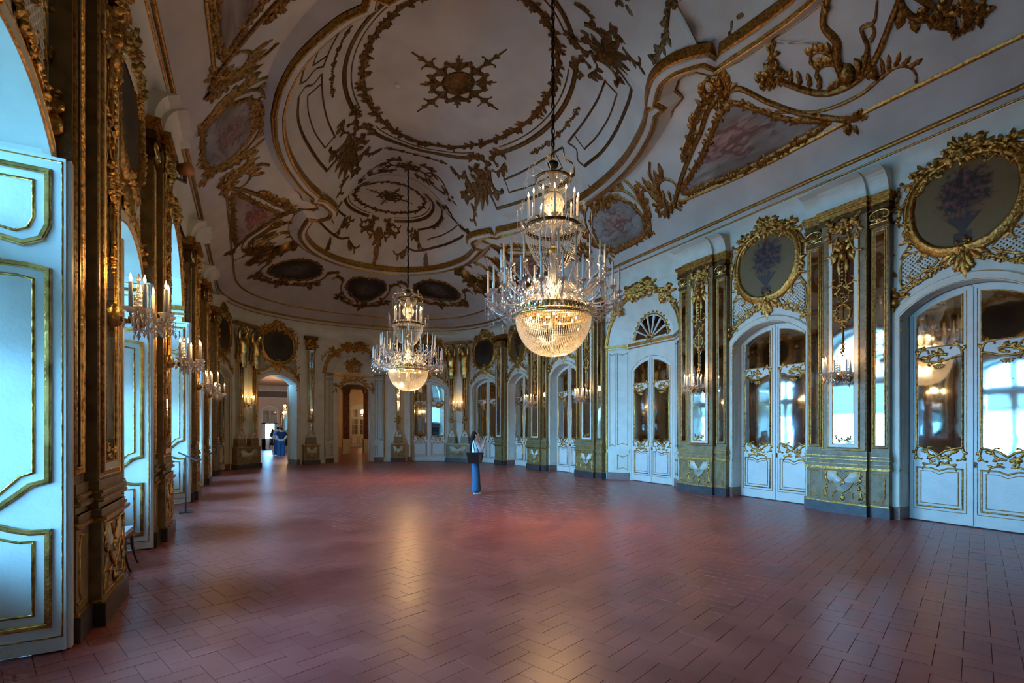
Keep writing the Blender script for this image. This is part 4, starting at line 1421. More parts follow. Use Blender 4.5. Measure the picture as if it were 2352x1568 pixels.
def window(bay, hw, zs, zc, lab, leaf_w, leaf_h):
    _win[0] += 1
    w = tag(bay.emp('window_%d' % _win[0]), lab, 'window', kind='structure')
    yo = WIN_D
    o = Orn(1)
    P = arch_path(hw - .05, zs, zc - .05, 16)
    o.ribbon(P + [P[0]], .06, .07, prof=[(-1, -.5), (-1, 1), (1, 1), (1, -.5)])
    fr = o.obj('window_frame', 'leaf_paint', w, yo - .02, smooth=False)
    m = MB(); m.box(-.09, .09, yo - .08, yo, 0.04, zc - .05); m.box(-hw, hw, yo - .09, yo, zs - .85, zs - .55); m.box(-hw, hw, yo - .07, yo + .02, 0, .80)
    for sg in (-1, 1):
        a, b = sorted((sg * (hw - .11), sg * hw)); m.box(a, b, yo - .07, yo + .02, 0, zs)
    m.obj('mullion', 'leaf_paint', fr)
    zr = [.80, 1.35, 1.90, 2.45, zs - .8]
    for z in zr[1:-1]:
        m = MB(); m.box(-hw + .05, hw - .05, yo - .05, yo - .02, z - .018, z + .018); m.obj('muntin', 'leaf_paint', fr)
    for sg in (-1, 1):
        for z0, z1 in zip(zr[:-1], zr[1:]):
            a, b = sorted((sg * .05, sg * (hw - .05)))
            m = MB(); m.box(a, b, yo - .038, yo - .032, z0, z1); m.obj('pane', 'pane', w)
    m = MB(); m.prism([(x * (1 - .06), max(zs - .66, z - .06)) for x, z in P], yo - .038, yo - .032); m.obj('fanlight_pane', 'pane', w)
    m = MB(); m.box(-hw + .18, hw - .18, yo - .095, yo - .09, 2.28, zs - .6); m.obj('blind', 'blind', w)
    # folded shutters along both sides of the reveal
    body, g1, g2 = shutter_mesh(leaf_w, leaf_h)
    for sg in (-1, 1):
        if sg > 0: l = link('shutter_leaf', body, w, (hw - .045, yo - .10, 0), -pi / 2 + radians(3))
        else:
            # mirrored leaf: same mesh turned, hinge at the window
            l = link('shutter_leaf', body, w, (-hw + .045, yo - .10, 0), -pi / 2 - radians(3)); l.scale = (1, -1, 1)
        link('gilt_moulding', g1, l); link('gilt_bead', g2, l)
    portal(bay.world(0, yo + .15, (zc) / 2), bay.rot, 2 * hw, zc)
    return w
WL = ['window at the left edge with the large white folded shutter', 'arched window behind the chair, white shutters folded back', 'arched window beyond the centre one, shutters folded', 'last window of the left wall, seen edge-on']
for i, y in enumerate(WIN_Y):
    window(LB(y, 2.0), DHW, DZS, DZC, WL[i], .84, 3.72)
cw = window(LB(0, 3.34), NHW, 4.42, 4.42 + NHW * .9, 'tall central arched window behind the information stand', .84, 4.10)
e = LB(0, 3.34).emp('arch_surround'); e.parent = wall_left
o = Orn(41)
o.ribbon(arch_path(NHW + .03, 4.42, 4.42 + NHW * .9 + .03, 20, .24), .035, .06)
o.ribbon(arch_path(NHW + .10, 4.42, 4.42 + NHW * .9 + .10, 20, 4.3), .05, .06)
o.garland(arch_path(NHW + .10, 4.42, 4.42 + NHW * .9 + .10, 24, 4.3)[1:-1], .10, .08, 1.1)
o.cluster((0, 6.0), .4, .12, 40, .17, .14)
o.obj('arch_carving', 'gold', e, 0)
for sg in (-1, 1):
    m = MB()
    for (p, z0, z1) in ((.03, 4.26, 4.31), (.05, 4.36, 4.40), (.07, 4.40, 4.46)):
        a, b = sorted((sg * (NHW - p), sg * (NHW + .02))); m.box(a, b, -.06, WIN_D - .1, z0, z1)
    m.obj('impost', 'gold', e)
    m = MB(); a, b = sorted((sg * (NHW - .02), sg * (NHW + .02))); m.box(a, b, -.04, WIN_D - .1, 4.22, 4.42); m.obj('impost_band', 'wall_paint', e)
# ------------------------------------------------------------------ chandeliers
def arm_mesh(r0, z0, r1, z1, dip, rad=.016):
    """S-shaped glass arm in the x z plane from the stem to the candle cup"""
    P = smooth_pts([(r0, z0), (r0 + (r1 - r0) * .30, z0 + .10), (r0 + (r1 - r0) * .55, z0 - dip * .3), (r0 + (r1 - r0) * .82, z1 - dip), (r1, z1 - dip * .45), (r1, z1)], 4)
    m = MB(); m.tube([(x, 0, z) for x, z in P], rad, 6)
    return m
def beads(m, pts, r, step, jit=None):
    P = np.array(pts, float)
    seg = np.linalg.norm(P[1:] - P[:-1], axis=1); tot = seg.sum()
    cs = np.concatenate(([0], np.cumsum(seg)))
    for d in np.arange(step / 2, tot, step):
        p = [np.interp(d, cs, P[:, k]) for k in range(3)]
        m.octa(p, r, r * 1.15)
def swag(p, q, sag, n=8):
    return [tuple(np.array(p) + (np.array(q) - np.array(p)) * i / n - np.array((0, 0, sag * 4 * (i / n) * (1 - i / n)))) for i in range(n + 1)]
def candle_mesh(h, r=.0165):
    m = MB(); m.lathe([(.001, 0), (r, 0), (r, h), (r * .5, h + .006), (.001, h + .006)], 8)
    return m
def flame_mesh(s=1.0):
    m = MB(); m.lathe([(.001, 0), (.009 * s, .012 * s), (.011 * s, .024 * s), (.006 * s, .046 * s), (.001, .066 * s)], 7)
    return m
PAN = MB(); PAN.lathe([(.012, -.02), (.03, -.012), (.062, .018), (.07, .03), (.055, .02), (.02, .0), (.014, .03), (.014, .05)], 10)
PAN_ME = mesh('drip_pan', PAN.V, PAN.F, 'crystal', True)
def build_chandelier():
    r = empty('chandelier', (0, 0, 2.95))
    Z = lambda z: z - 2.95
    # stem and chain
    m = MB(); m.lathe([(.03, Z(3.75)), (.09, Z(3.8)), (.05, Z(3.95)), (.11, Z(4.1)), (.14, Z(4.2)), (.06, Z(4.32)), (.05, Z(4.5)), (.10, Z(4.62)), (.05, Z(4.75)), (.04, Z(5.15)), (.10, Z(5.25)), (.05, Z(5.38)), (.16, Z(5.48)), (.205, Z(5.6)), (.16, Z(5.72)), (.09, Z(5.8)), (.06, Z(6.05)), (.02, Z(6.25))], 14)
    m.obj('stem', 'crystal', r, True)
    m = MB()
    zz = np.arange(6.2, 10.36, .11)
    for i, z in enumerate(zz):
        a = (i % 2) * pi / 2; dx, dy = cos(a) * .026, sin(a) * .026
        m.tube([(dx * k, dy * k, Z(z) + .075 * s_) for k, s_ in ((0, -1), (1, -.5), (1, .5), (0, 1), (-1, .5), (-1, -.5), (0, -1))], .011, 5, False)
    m.tube([(.016 * sin(z * 9), .016 * cos(z * 9), Z(z)) for z in np.arange(6.2, 10.36, .07)], .012, 5)
    m.obj('chain', 'iron', r, True)
    # great bowl
    prof = [(.655, 3.62), (.65, 3.55), (.62, 3.42), (.565, 3.28), (.48, 3.15), (.37, 3.05), (.24, 2.985), (.10, 2.96)]
    sp = smooth_pts(prof, 3)
    m = MB()
    for k in range(100):
        a = 2 * pi * k / 100
        pts = [(x * cos(a), x * sin(a), Z(z)) for x, z in sp]
        P = np.array(pts)
        st = .027
        beads(m, pts[: (len(pts) if k % 4 == 0 else (len(pts) - 3 if k % 2 == 0 else len(pts) - 7))], .0125, st)
    o = m.obj('bowl_strands', 'crystal_bead', r); o['kind'] = 'stuff'
    m = MB(); m.lathe([(.60, Z(3.60)), (.665, Z(3.61)), (.67, Z(3.63)), (.665, Z(3.66)), (.60, Z(3.66))], 40); m.obj('bowl_ring', 'gold_bright', r, True)
    m = MB(); m.lathe([(.52, Z(3.70)), (.56, Z(3.70)), (.58, Z(3.74)), (.56, Z(3.80)), (.54, Z(3.81)), (.52, Z(3.76))], 40)
    for k in range(24):
        a = 2 * pi * k / 24; m.box(-.03, .03, -.012, .012, 0, .10)
        ca, sa = cos(a), sin(a)
        for i in range(len(m.V) - 8, len(m.V)):
            x, y, z = m.V[i]; m.V[i] = ((.57 + y) * ca - x * sa, (.57 + y) * sa + x * ca, Z(3.69) + z)
    m.obj('gallery', 'gold_bright', r)
    m = MB()
    for k in range(48):
        a = 2 * pi * k / 48
        beads(m, [(.655 * cos(a), .655 * sin(a), Z(3.61)), (.56 * cos(a), .56 * sin(a), Z(3.80))], .013, .034)
        beads(m, swag((.62 * cos(a), .62 * sin(a), Z(3.72)), (.62 * cos(a + .131), .62 * sin(a + .131), Z(3.72)), .05), .011, .03)
    o = m.obj('rim_beads', 'crystal_bead', r); o['kind'] = 'stuff'
    for k in range(9):
        a = 2 * pi * k / 9
        m = MB(); m.ball((.40 * cos(a), .40 * sin(a), Z(3.60)), .018, 8, 5, 1.4); m.obj('bulb', 'bulb', r)
    m = MB(); m.ball((0, 0, Z(3.30)), .06, 10, 6); m.lathe([(.02, Z(3.3)), (.10, Z(3.42)), (.02, Z(3.75))], 10); m.obj('bulb_fitting', 'gold_bright', r, True)
    m = MB()
    for k in range(9):
        a = 2 * pi * (k + .5) / 9; m.tube([(.05 * cos(a), .05 * sin(a), Z(3.70)), (.60 * cos(a), .60 * sin(a), Z(3.64))], .008, 5)
    m.obj('spoke', 'gold_bright', r)
    # two tiers of unlit candles
    tiers = [(22, 1.14, 3.94, .12, 3.84, .20, .40, 0), (20, .90, 4.36, .12, 4.06, .16, .42, .16)]
    for (n, R1, z1, r0, z0, dip, ch, ph) in tiers:
        am = arm_mesh(r0, Z(z0), R1, Z(z1), dip); am = mesh('candle_arm', am.V, am.F, 'crystal', True)
        cm = candle_mesh(ch); cm = mesh('candle', cm.V, cm.F, 'candle_wax', True)
        for k in range(n):
            a = ph + 2 * pi * k / n
            ao = link('candle_arm', am, r, rotz=a)
            link('drip_pan', PAN_ME, ao, (R1, 0, Z(z1)))
            link('candle', cm, ao, (R1, 0, Z(z1) + .02))
    # drops and swags under the lower cups
    m = MB(); rr = random.Random(4)
    for (n, R1, z1, ph) in ((22, 1.14, 3.94, 0), (20, .90, 4.36, .16)):
        for k in range(n):
            a = ph + 2 * pi * k / n; a2 = ph + 2 * pi * (k + 1) / n
            p = (R1 * cos(a), R1 * sin(a), Z(z1) - .02); q = (R1 * cos(a2), R1 * sin(a2), Z(z1) - .02)
            if R1 > 1:
                beads(m, swag((p[0], p[1], p[2] - .12), (q[0], q[1], q[2] - .12), .12), .010, .028)
                s = (.66 * cos(a), .66 * sin(a), Z(3.66)); beads(m, swag(p, s, .16, 10), .010, .028)
                m.octa((p[0], p[1], p[2] - .30), .017, .045)
            for t in range(6):
                b = t * pi / 3 + rr.random(); dx, dy = .06 * cos(b), .06 * sin(b)
                L_ = rr.uniform(.06, .20)
                beads(m, [(p[0] + dx, p[1] + dy, p[2]), (p[0] + dx, p[1] + dy, p[2] - L_)], .007, .022)
                m.octa((p[0] + dx, p[1] + dy, p[2] - L_ - .02), .010, .026)
    for k in range(520):
        a = rr.random() * 6.283; q = rr.uniform(.2, .95); z = rr.uniform(3.78, 4.3) - .15 * (q > .6)
        m.octa((q * cos(a), q * sin(a), Z(z)), .016, .038)
    o = m.obj('crystal_drops', 'crystal', r); o['kind'] = 'stuff'
    # upper basket
    m = MB(); m.lathe([(.46, Z(5.14)), (.49, Z(5.13)), (.50, Z(5.16)), (.49, Z(5.19)), (.46, Z(5.19))], 36); m.obj('basket_ring', 'gold_dark', r, True)
    m = MB()
    up = smooth_pts([(.485, 5.14), (.47, 4.98), (.40, 4.82), (.33, 4.66), (.25, 4.54), (.16, 4.47)], 3)
    for k in range(44):
        a = 2 * pi * k / 44
        beads(m, [(x * cos(a), x * sin(a), Z(z)) for x, z in (up if k % 2 == 0 else up[:8])], .011, .031)
        a2 = a + 2 * pi / 44
        beads(m, swag((.49 * cos(a), .49 * sin(a), Z(5.12)), (.49 * cos(a2), .49 * sin(a2), Z(5.12)), .09), .009, .026)
    o = m.obj('basket_strands', 'crystal_bead', r); o['kind'] = 'stuff'
    m = MB(); m.ball((0, 0, Z(4.78)), .085, 12, 8); m.obj('gilt_globe', 'gold_bright', r, True)
    am = arm_mesh(.08, Z(5.2), .44, Z(5.22), .05, .012); am = mesh('candle_arm', am.V, am.F, 'crystal', True)
    cm = candle_mesh(.42); cm = mesh('candle', cm.V, cm.F, 'candle_wax', True); fm = flame_mesh(1.35); fm = mesh('flame', fm.V, fm.F, 'flame', True)
    for k in range(14):
        a = 2 * pi * (k + .4) / 14
        ao = link('candle_arm', am, r, rotz=a); link('drip_pan', PAN_ME, ao, (.44, 0, Z(5.22)))
        c = link('candle', cm, ao, (.44, 0, Z(5.24))); link('flame', fm, ao, (.44, 0, Z(5.24) + .43))
    # rosette sprays and crown
    m = MB()
    for k in range(10):
        a = 2 * pi * (k + .2) / 10; R1 = .62 + .05 * (k % 2)
        m.tube([(x * cos(a), x * sin(a), Z(z)) for x, z in ((.45, 5.14), (.56, 5.10), (R1, 5.2), (R1, 5.32))], .006, 4)
        c = np.array((R1 * cos(a), R1 * sin(a), Z(5.40)))
        for t in range(12):
            b = t * pi / 6; d = np.array((-sin(a) * cos(b), cos(a) * cos(b), sin(b)))
            m.tube([c, c + d * .085], [.008, .003], 3, False)
        m.octa(tuple(c), .022, .022)
        beads(m, [(R1 * cos(a), R1 * sin(a), Z(5.30)), (R1 * cos(a), R1 * sin(a), Z(4.98))], .008, .024); m.octa((R1 * cos(a), R1 * sin(a), Z(4.94)), .012, .035)
        a2 = 2 * pi * (k + 1.2) / 10
        beads(m, swag((R1 * cos(a), R1 * sin(a), Z(5.18)), (.5 * cos(a2 - .3), .5 * sin(a2 - .3), Z(5.16)), .16), .008, .026)
    for k in range(40):
        a = 2 * pi * k / 40
        beads(m, [(.31 * cos(a), .31 * sin(a), Z(6.02)), (.24 * cos(a), .24 * sin(a), Z(5.86)), (.13 * cos(a), .13 * sin(a), Z(5.76))], .009, .025)
    for k in range(8):
        a = 2 * pi * k / 8
        m.tube([(x * cos(a), x * sin(a), Z(z)) for x, z in ((.05, 6.08), (.28, 6.16), (.46, 6.14), (.52, 6.04))], .005, 4)
        beads(m, [(.52 * cos(a), .52 * sin(a), Z(6.04)), (.52 * cos(a), .52 * sin(a), Z(5.66))], .006, .022)
        a2 = 2 * pi * (k + 1) / 8
        beads(m, swag((.52 * cos(a), .52 * sin(a), Z(6.04)), (.32 * cos(a2), .32 * sin(a2), Z(6.04)), .14), .007, .024)
        c = np.array((.36 * cos(a), .36 * sin(a), Z(6.24)))
        for t in range(10):
            b = t * pi / 5; d = np.array((-sin(a) * cos(b), cos(a) * cos(b), sin(b))); m.tube([c, c + d * .07], [.006, .002], 3, False)
    for k in range(14):
        a = 2 * pi * k / 14
        for t in range(7):
            b = pi * t / 6; m.octa((.19 * sin(b) * cos(a), .19 * sin(b) * sin(a), Z(5.6) + .19 * cos(b)), .016, .03)
    o = m.obj('crown_crystals', 'crystal_bead', r); o['kind'] = 'stuff'
    m = MB(); m.lathe([(.28, Z(6.0)), (.32, Z(6.0)), (.325, Z(6.03)), (.28, Z(6.04))], 30); m.lathe([(.12, Z(5.72)), (.135, Z(5.74)), (.12, Z(5.77))], 20); m.obj('crown_ring', 'gold_dark', r, True)
    m = MB(); m.lathe([(.02, Z(6.2)), (.08, Z(6.24)), (.10, Z(6.3)), (.03, Z(6.38))], 10); m.obj('chain_cap', 'iron', r, True)
    return r
def build_sconce():
    """origin on the wall face, five candles fanned out into the room (-y)"""
    r = empty('wall_sconce')
    m = MB(); m.lathe([(.001, -.09), (.05, -.07), (.07, 0), (.05, .07), (.02, .12), (.001, .13)], 10, (0, -.02, 0)); m.tube([(0, 0, 0), (0, -.14, -.03), (0, -.2, -.0)], .02, 6)
    m.obj('bracket', 'gold_bright', r, True)
    m = MB(); m.lathe([(.005, -.10), (.05, -.07), (.085, -.01), (.08, .02), (.03, .03), (.01, .05)], 12, (0, -.2, 0)); m.obj('bowl', 'gold', r, True)
    m = MB()
    for i in range(6): m.lathe([(.05 - .007 * i, .06 + .045 * i), (.055 - .007 * i, .075 + .045 * i), (.02, .10 + .045 * i)], 9, (0, -.2, 0))
    m.octa((0, -.2, .38), .022, .06); m.obj('finial', 'crystal', r, True)
    am = arm_mesh(.04, -.01, .24, .03, .09, .010); am = mesh('candle_arm', am.V, am.F, 'crystal', True)
    cm = candle_mesh(.24, .017); cm = mesh('candle', cm.V, cm.F, 'candle_wax', True); fm = flame_mesh(1.2); fm = mesh('flame', fm.V, fm.F, 'flame', True)
    for k, a in enumerate((-200, -160, -110, -70, -20, 20)):
        if k == 0: a = -185
        if k == 5: a = 5
        a = radians(a)
        ao = link('candle_arm', am, r, (0, -.2, 0), a); link('drip_pan', PAN_ME, ao, (.24, 0, .03)); link('candle', cm, ao, (.24, 0, .05)); link('flame', fm, ao, (.24, 0, .295))
    m = MB(); rr = random.Random(3)
    for k, a in enumerate((-185, -160, -110, -70, -20, 5)):
        a = radians(a); p = (.24 * cos(a), -.2 + .24 * sin(a), .02)
        for t in range(5):
            b = t * 1.257; L_ = rr.uniform(.05, .14); x, y = p[0] + .06 * cos(b), p[1] + .06 * sin(b)
            if y > -.02: continue
            beads(m, [(x, y, p[2]), (x, y, p[2] - L_)], .008, .02); m.octa((x, y, p[2] - L_ - .025), .012, .034)
        beads(m, swag(p, (0, -.2, -.06), .10), .008, .022)
        if k < 5:
            a2 = radians((-185, -160, -110, -70, -20, 5)[k + 1]); beads(m, swag(p, (.24 * cos(a2), -.2 + .24 * sin(a2), .02), .12), .008, .022)
    m.octa((0, -.2, -.16), .018, .05)
    o = m.obj('crystal_drops', 'crystal', r); o['kind'] = 'stuff'
    point_light('candle_glow', (0, -.34, .40), SCONCE_W, .10, WARM, r)
    return r
SCONCE_W = 4.6
ch1 = build_chandelier()
ch1.location = (0, -4.52, 2.95)
tag(ch1, 'large crystal chandelier hanging close by, bowl glowing warm', 'chandelier', 'crystal chandeliers')
ch2 = copy_tree(ch1); ch2.location = (0, 4.56, 2.95)
tag(ch2, 'smaller looking crystal chandelier hanging towards the far end', 'chandelier', 'crystal chandeliers')
for ch in (ch1, ch2):
    point_light('bowl_glow', (0, 0, .42), 380, .14, WARM, ch)
    point_light('basket_glow', (0, 0, 2.50), 18, .3, WARM, ch)
    point_light('tier_fill', (0, 0, 1.15), 34, .3, WARM, ch)  # added lamp among the unlit tiers, brightens the crystal drops
    point_light('upper_glow', (0, 0, 3.42), 6, .12, WARM, ch)
sc0 = build_sconce()
def put_sconce(bay, x, y, z, label, first=[True]):
    if first[0]: s = sc0; first[0] = False
    else: s = copy_tree(sc0)
    s.location = bay.world(x, y, z); s.rotation_euler = (0, 0, bay.rot)
    return tag(s, label, 'wall sconce', 'crystal candle sconces')
SL = ['crystal candle sconce closest to the white shutter, on the first dark pier', 'crystal candle sconce on the second dark pier of the window wall', 'crystal candle sconce on the third dark pier of the window wall', 'small crystal sconce on the fourth dark pier of the window wall']
SR = ['crystal sconce on the mirror pier between the two big right doors', 'crystal sconce on the mirror pier right of the shell niche', 'crystal sconce on the mirror pier left of the shell niche', 'crystal sconce on the mirror pier near the slim far doors']
for i, y in enumerate(PIER_Y):
    put_sconce(LB(y, 1), 0, -.24, 2.72, SL[i]); put_sconce(RB(y, 1), 0, -.24, 2.72, SR[i])
put_sconce(FAR_L[2], 0, -.02, 2.72, 'crystal sconce between the twin pilasters by the windows')
put_sconce(FAR_R[2], 0, -.02, 2.72, 'crystal sconce between the twin pilasters behind the woman')
# ------------------------------------------------------------------ gilded stucco of the ceiling (laid on the vault)
def on_ceiling(o, name, m='gold_dark', parent=None):  # default gold is darkened to stand in for back-lit shade
    return o.obj(name, m, parent or ceiling, mapper=ceil_map)
def star(o, c, R, sx=1.0, sy=1.0, rot=0.0, big=True):
    b = len(o.v)
    n = 8
    for k in range(n):
        a = 2 * pi * k / n
        L_ = R * (1.0 if k % 2 == 0 else .62)
        d = (cos(a), sin(a))
        o.ribbon([(d[0] * .15 * R, d[1] * .15 * R), (d[0] * L_ * .7, d[1] * L_ * .7), (d[0] * L_, d[1] * L_)], .035 * R, .03, w1=.016 * R)
        for q in (-1, 1):
            o.curl((d[0] * .28 * R, d[1] * .28 * R), a + q * .5, R * .34, q * 2.5 / R, q * 16 / R, .026 * R, leaves=2 if big else 1)
            o.curl((d[0] * L_ * .55, d[1] * L_ * .55), a + q * .7, R * .20, -q * 3 / R, q * 22 / R, .018 * R, leaves=1)
            o.leaf((d[0] * L_ * .75, d[1] * L_ * .75), a + q * .6, R * .10, .02 * R, .03)
    o.dome((0, 0), .20 * R, .20 * R, .07, 14)
    o.fan((0, 0), .04 * R, .24 * R, 0, 2 * pi, 18, .06)
    o.ribbon(arc_pts((0, 0), .25 * R, .25 * R, 0, 2 * pi, 24), .02 * R, .05)
    o.move(b, c[0], c[1], rot, sx, sy)
def orn_new(seed): return Orn(seed)
o = Orn(51); star(o, (0, 0), 1.7, .85, 1.0, .35); on_ceiling(o, 'star_rosette')
for sg in (-1, 1):
    o = Orn(52); star(o, (0, sg * 7.0), .98, .95, .85, .2, False); on_ceiling(o, 'star_rosette')
    o = Orn(53); star(o, (0, sg * 4.56), .55, 1.6, .75, 0, False)
    for q in (-1, 1):
        o.curl((q * .3, sg * 4.56 + .3), pi / 2 - q * 1.2, .8, -q * 1.0, -q * 9, .04, leaves=4); o.curl((q * .3, sg * 4.56 - .3), -pi / 2 + q * 1.2, .8, q * 1.0, q * 9, .04, leaves=4)
        o.ribbon(arc_pts((q * .95, sg * 4.56), .35, .28, 0, 2 * pi, 20), .022, .03)
        o.cluster((q * 1.4, sg * 4.56), .16, .18, 16, .16, .05)
    on_ceiling(o, 'chain_rosette')
# flower garland ovals
o = Orn(54); o.garland(arc_pts((0, 0), 2.3, 3.0, 0, 2 * pi, 90), .17, .055, 1.2)
for k in range(16):
    a = 2 * pi * k / 16; o.cluster((2.3 * cos(a), 3.0 * sin(a)), .10, .10, 9, .16, .05)
on_ceiling(o, 'flower_garland')
for sg in (-1, 1):
    o = Orn(55)
    P = []
    for k in range(8):
        a0 = 2 * pi * k / 8; P += arc_pts((0, sg * 7.0), 1.28, 1.12, a0 + .06, a0 + .72, 8)[:]
    o.garland(P + [P[0]], .11, .04, 1.1)
    on_ceiling(o, 'flower_garland')
# main oval mouldings, broken into four scrolls
for k in range(4):
    o = Orn(60 + k)
    a0 = [-.62, .95, pi - .62, pi + .95][k]; a1 = [.62, pi - .95, pi + .62, 2 * pi - .95][k]
    for (rx, ry, w) in ((2.72, 3.42, .055), (2.56, 3.26, .018)):
        o.ribbon(arc_pts((0, 0), rx, ry, a0, a1, 30), w, w * .9)
    for e, sg in ((a0, -1), (a1, 1)):
        p = (2.72 * cos(e), 3.42 * sin(e)); t = e + sg * pi / 2
        o.curl(p, t, .62, sg * -.5, sg * -9, .06, .03, leaves=3)
        o.cluster(p, .12, .12, 10, .16, .06)
    on_ceiling(o, 'oval_moulding')
    # small lozenge drops outside the moulding
    o = Orn(66); am = (a0 + a1) / 2
    for d in (-.28, -.14, 0, .14, .28):
        c = (3.0 * cos(am + d), 3.75 * sin(am + d)); o.flower(c, .07 if abs(d) < .2 else .04, .03)
        o.ribbon(arc_pts(c, .06, .06, 0, 2 * pi, 10), .012, .02)
    o.garland([(3.0 * cos(am + d), 3.75 * sin(am + d)) for d in np.linspace(-.34, .34, 9)], .045, .025, 1.2, fl=.1)
    on_ceiling(o, 'lozenge_drop')
for sg in (-1, 1):
    o = Orn(70)
    c = (0, sg * 7.0)
    for (rx, ry, w) in ((1.62, 1.48, .05), (1.50, 1.36, .014)):
        for a0, a1 in ((-.9, pi / 2 - .32), (pi / 2 + .32, pi + .9)):
            P = arc_pts((0, 0), rx, ry, a0, a1, 26); o.ribbon([(x, c[1] + sg * y) for x, y in P], w, w * .9)
    # palmette at the outer end of the oval
    b = len(o.v)
    def pal():
        o.curl((.10, .1), -.2, .75, -1.2, -9, .05, leaves=3); o.curl((.22, -.05), -.5, .65, -1.0, 8, .05, leaves=3)
        o.curl((.05, -.2), -1.2, .55, .8, 9, .035, leaves=3); o.curl((.5, .05), -.9, .4, 2, 14, .03, leaves=2)
        for i in range(3): o.leaf((.03, -.25 - .25 * i), -1.2, .34 - .05 * i, .06, .05)
    o.sym(pal)
    for i in range(4): o.leaf((0, -.2 - .25 * i), -pi / 2, .4, .07, .06)
    o.move(b, 0, sg * 8.55, 0, 1, sg * -1 if sg < 0 else 1)
    if sg > 0:
        for i in range(b, len(o.v)):
            x, y, h = o.v[i]; o.v[i] = (x, 2 * 8.55 - y, h)
    on_ceiling(o, 'dome_moulding')
# panel mouldings, sprigs and swags of the inner vault, one per quarter
for sx in (-1, 1):
    for sy in (-1, 1):
        o = Orn(80)
        def L(pts, w=.028, h=.03): o.ribbon([(sx * x, sy * y) for x, y in pts], w, h)
        L(smooth_pts([(3.72, .25), (3.66, 1.1), (3.42, 2.0), (3.0, 2.95), (2.72, 3.4)], 5)); L([(2.72, 3.4), (2.45, 3.3), (2.55, 3.05)])
        L(smooth_pts([(3.50, .55), (3.42, 1.2), (3.2, 2.0), (2.85, 2.75)], 5), .013)
        L(smooth_pts([(3.72, .25), (3.58, .12), (3.42, .28), (3.24, .12)], 4), .02)
        L(smooth_pts([(3.24, .12), (3.12, 1.0), (2.9, 1.9), (2.6, 2.65)], 5), .02); L([(3.50, .55), (3.22, .5)], .012); L([(2.85, 2.75), (2.62, 2.6)], .012)
        L(smooth_pts([(2.6, 6.0), (2.62, 6.7), (2.45, 7.5), (2.05, 8.3), (1.55, 8.85), (1.15, 9.0)], 5)); L(smooth_pts([(2.35, 6.1), (2.36, 6.8), (2.2, 7.5), (1.85, 8.2)], 5), .013)
        L([(2.6, 6.0), (2.4, 5.8), (2.2, 5.95), (2.35, 6.1)], .016)
        on_ceiling(o, 'panel_moulding')
        o = Orn(81)
        def G(pts, w=.10): o.garland([(sx * x, sy * y) for x, y in smooth_pts(pts, 5)], w, .045, 1.2)
        G([(1.55, 5.1), (1.85, 5.35), (2.1, 5.05), (2.2, 4.6)]); G([(1.55, 5.1), (1.6, 5.5), (1.7, 5.8)], .09); G([(2.0, 5.3), (2.0, 5.75), (1.95, 6.1)], .08)
        b = len(o.v)
        o.curl((1.9, 8.6), .8, .7, 1.5, -7, .04, leaves=4); o.curl((1.2, 9.05), 2.6, .6, -2, 8, .035, leaves=4); o.spray((1.75, 3.9), 1.1, .3, 5, .9); o.curl((2.0, 3.95), .3, .5, 2, 9, .035, leaves=3)
        for i in range(b, len(o.v)):
            x, y, h = o.v[i]; o.v[i] = (sx * x, sy * y, h)
        on_ceiling(o, 'flower_swag')
        # shell scroll with feathers where the oval mouldings meet
        o = Orn(83); b = len(o.v)
        o.curl((1.72, 3.05), .2, .85, 1.0, 6.5, .07, .04, leaves=3); o.curl((2.15, 2.75), 1.3, .8, -1.2, -7, .065, .035, leaves=3)
        o.curl((1.5, 3.35), .9, .7, -1.0, -7, .05, leaves=3); o.fan((2.0, 3.2), .05, .34, .1, 1.7, 7, .07)
        for i in range(6): o.leaf((1.95 + .03 * i, 3.35 - .05 * i), 1.75 - .28 * i, .75 - .08 * abs(i - 2), .075, .06, .18)
        o.cluster((1.9, 3.15), .2, .18, 22, .2, .07)
        o.curl((2.45, 2.2), 1.9, .6, -2, 8, .04, leaves=4); o.curl((1.1, 3.55), .1, .5, 2, -9, .035, leaves=4)
        for i in range(b, len(o.v)):
            x, y, h = o.v[i]; o.v[i] = (sx * x, sy * y, h)
        on_ceiling(o, 'shell_scroll')
        # scrolls between the end oval and the rim
        o = Orn(84); b = len(o.v)
        o.ribbon(arc_pts((0, 7.0), 1.95, 1.75, -.55, .75, 18), .03, .035)
        o.curl((1.42, 8.22), 1.0, .6, 1.5, -8, .045, leaves=4); o.curl((1.66, 6.05), -1.9, .6, -1.5, 8, .045, leaves=4)
        o.garland([(2.0 * cos(a), 7.0 + 1.8 * sin(a)) for a in np.linspace(-.2, .35, 8)], .07, .03, 1.2, fl=.2)
        o.curl((2.3, 5.75), .9, .7, -1, -6, .04, leaves=4); o.cluster((1.3, 8.5), .15, .12, 14, .18, .06)
        for i in range(b, len(o.v)):
            x, y, h = o.v[i]; o.v[i] = (sx * x, sy * y, h)
        on_ceiling(o, 'dome_scroll')

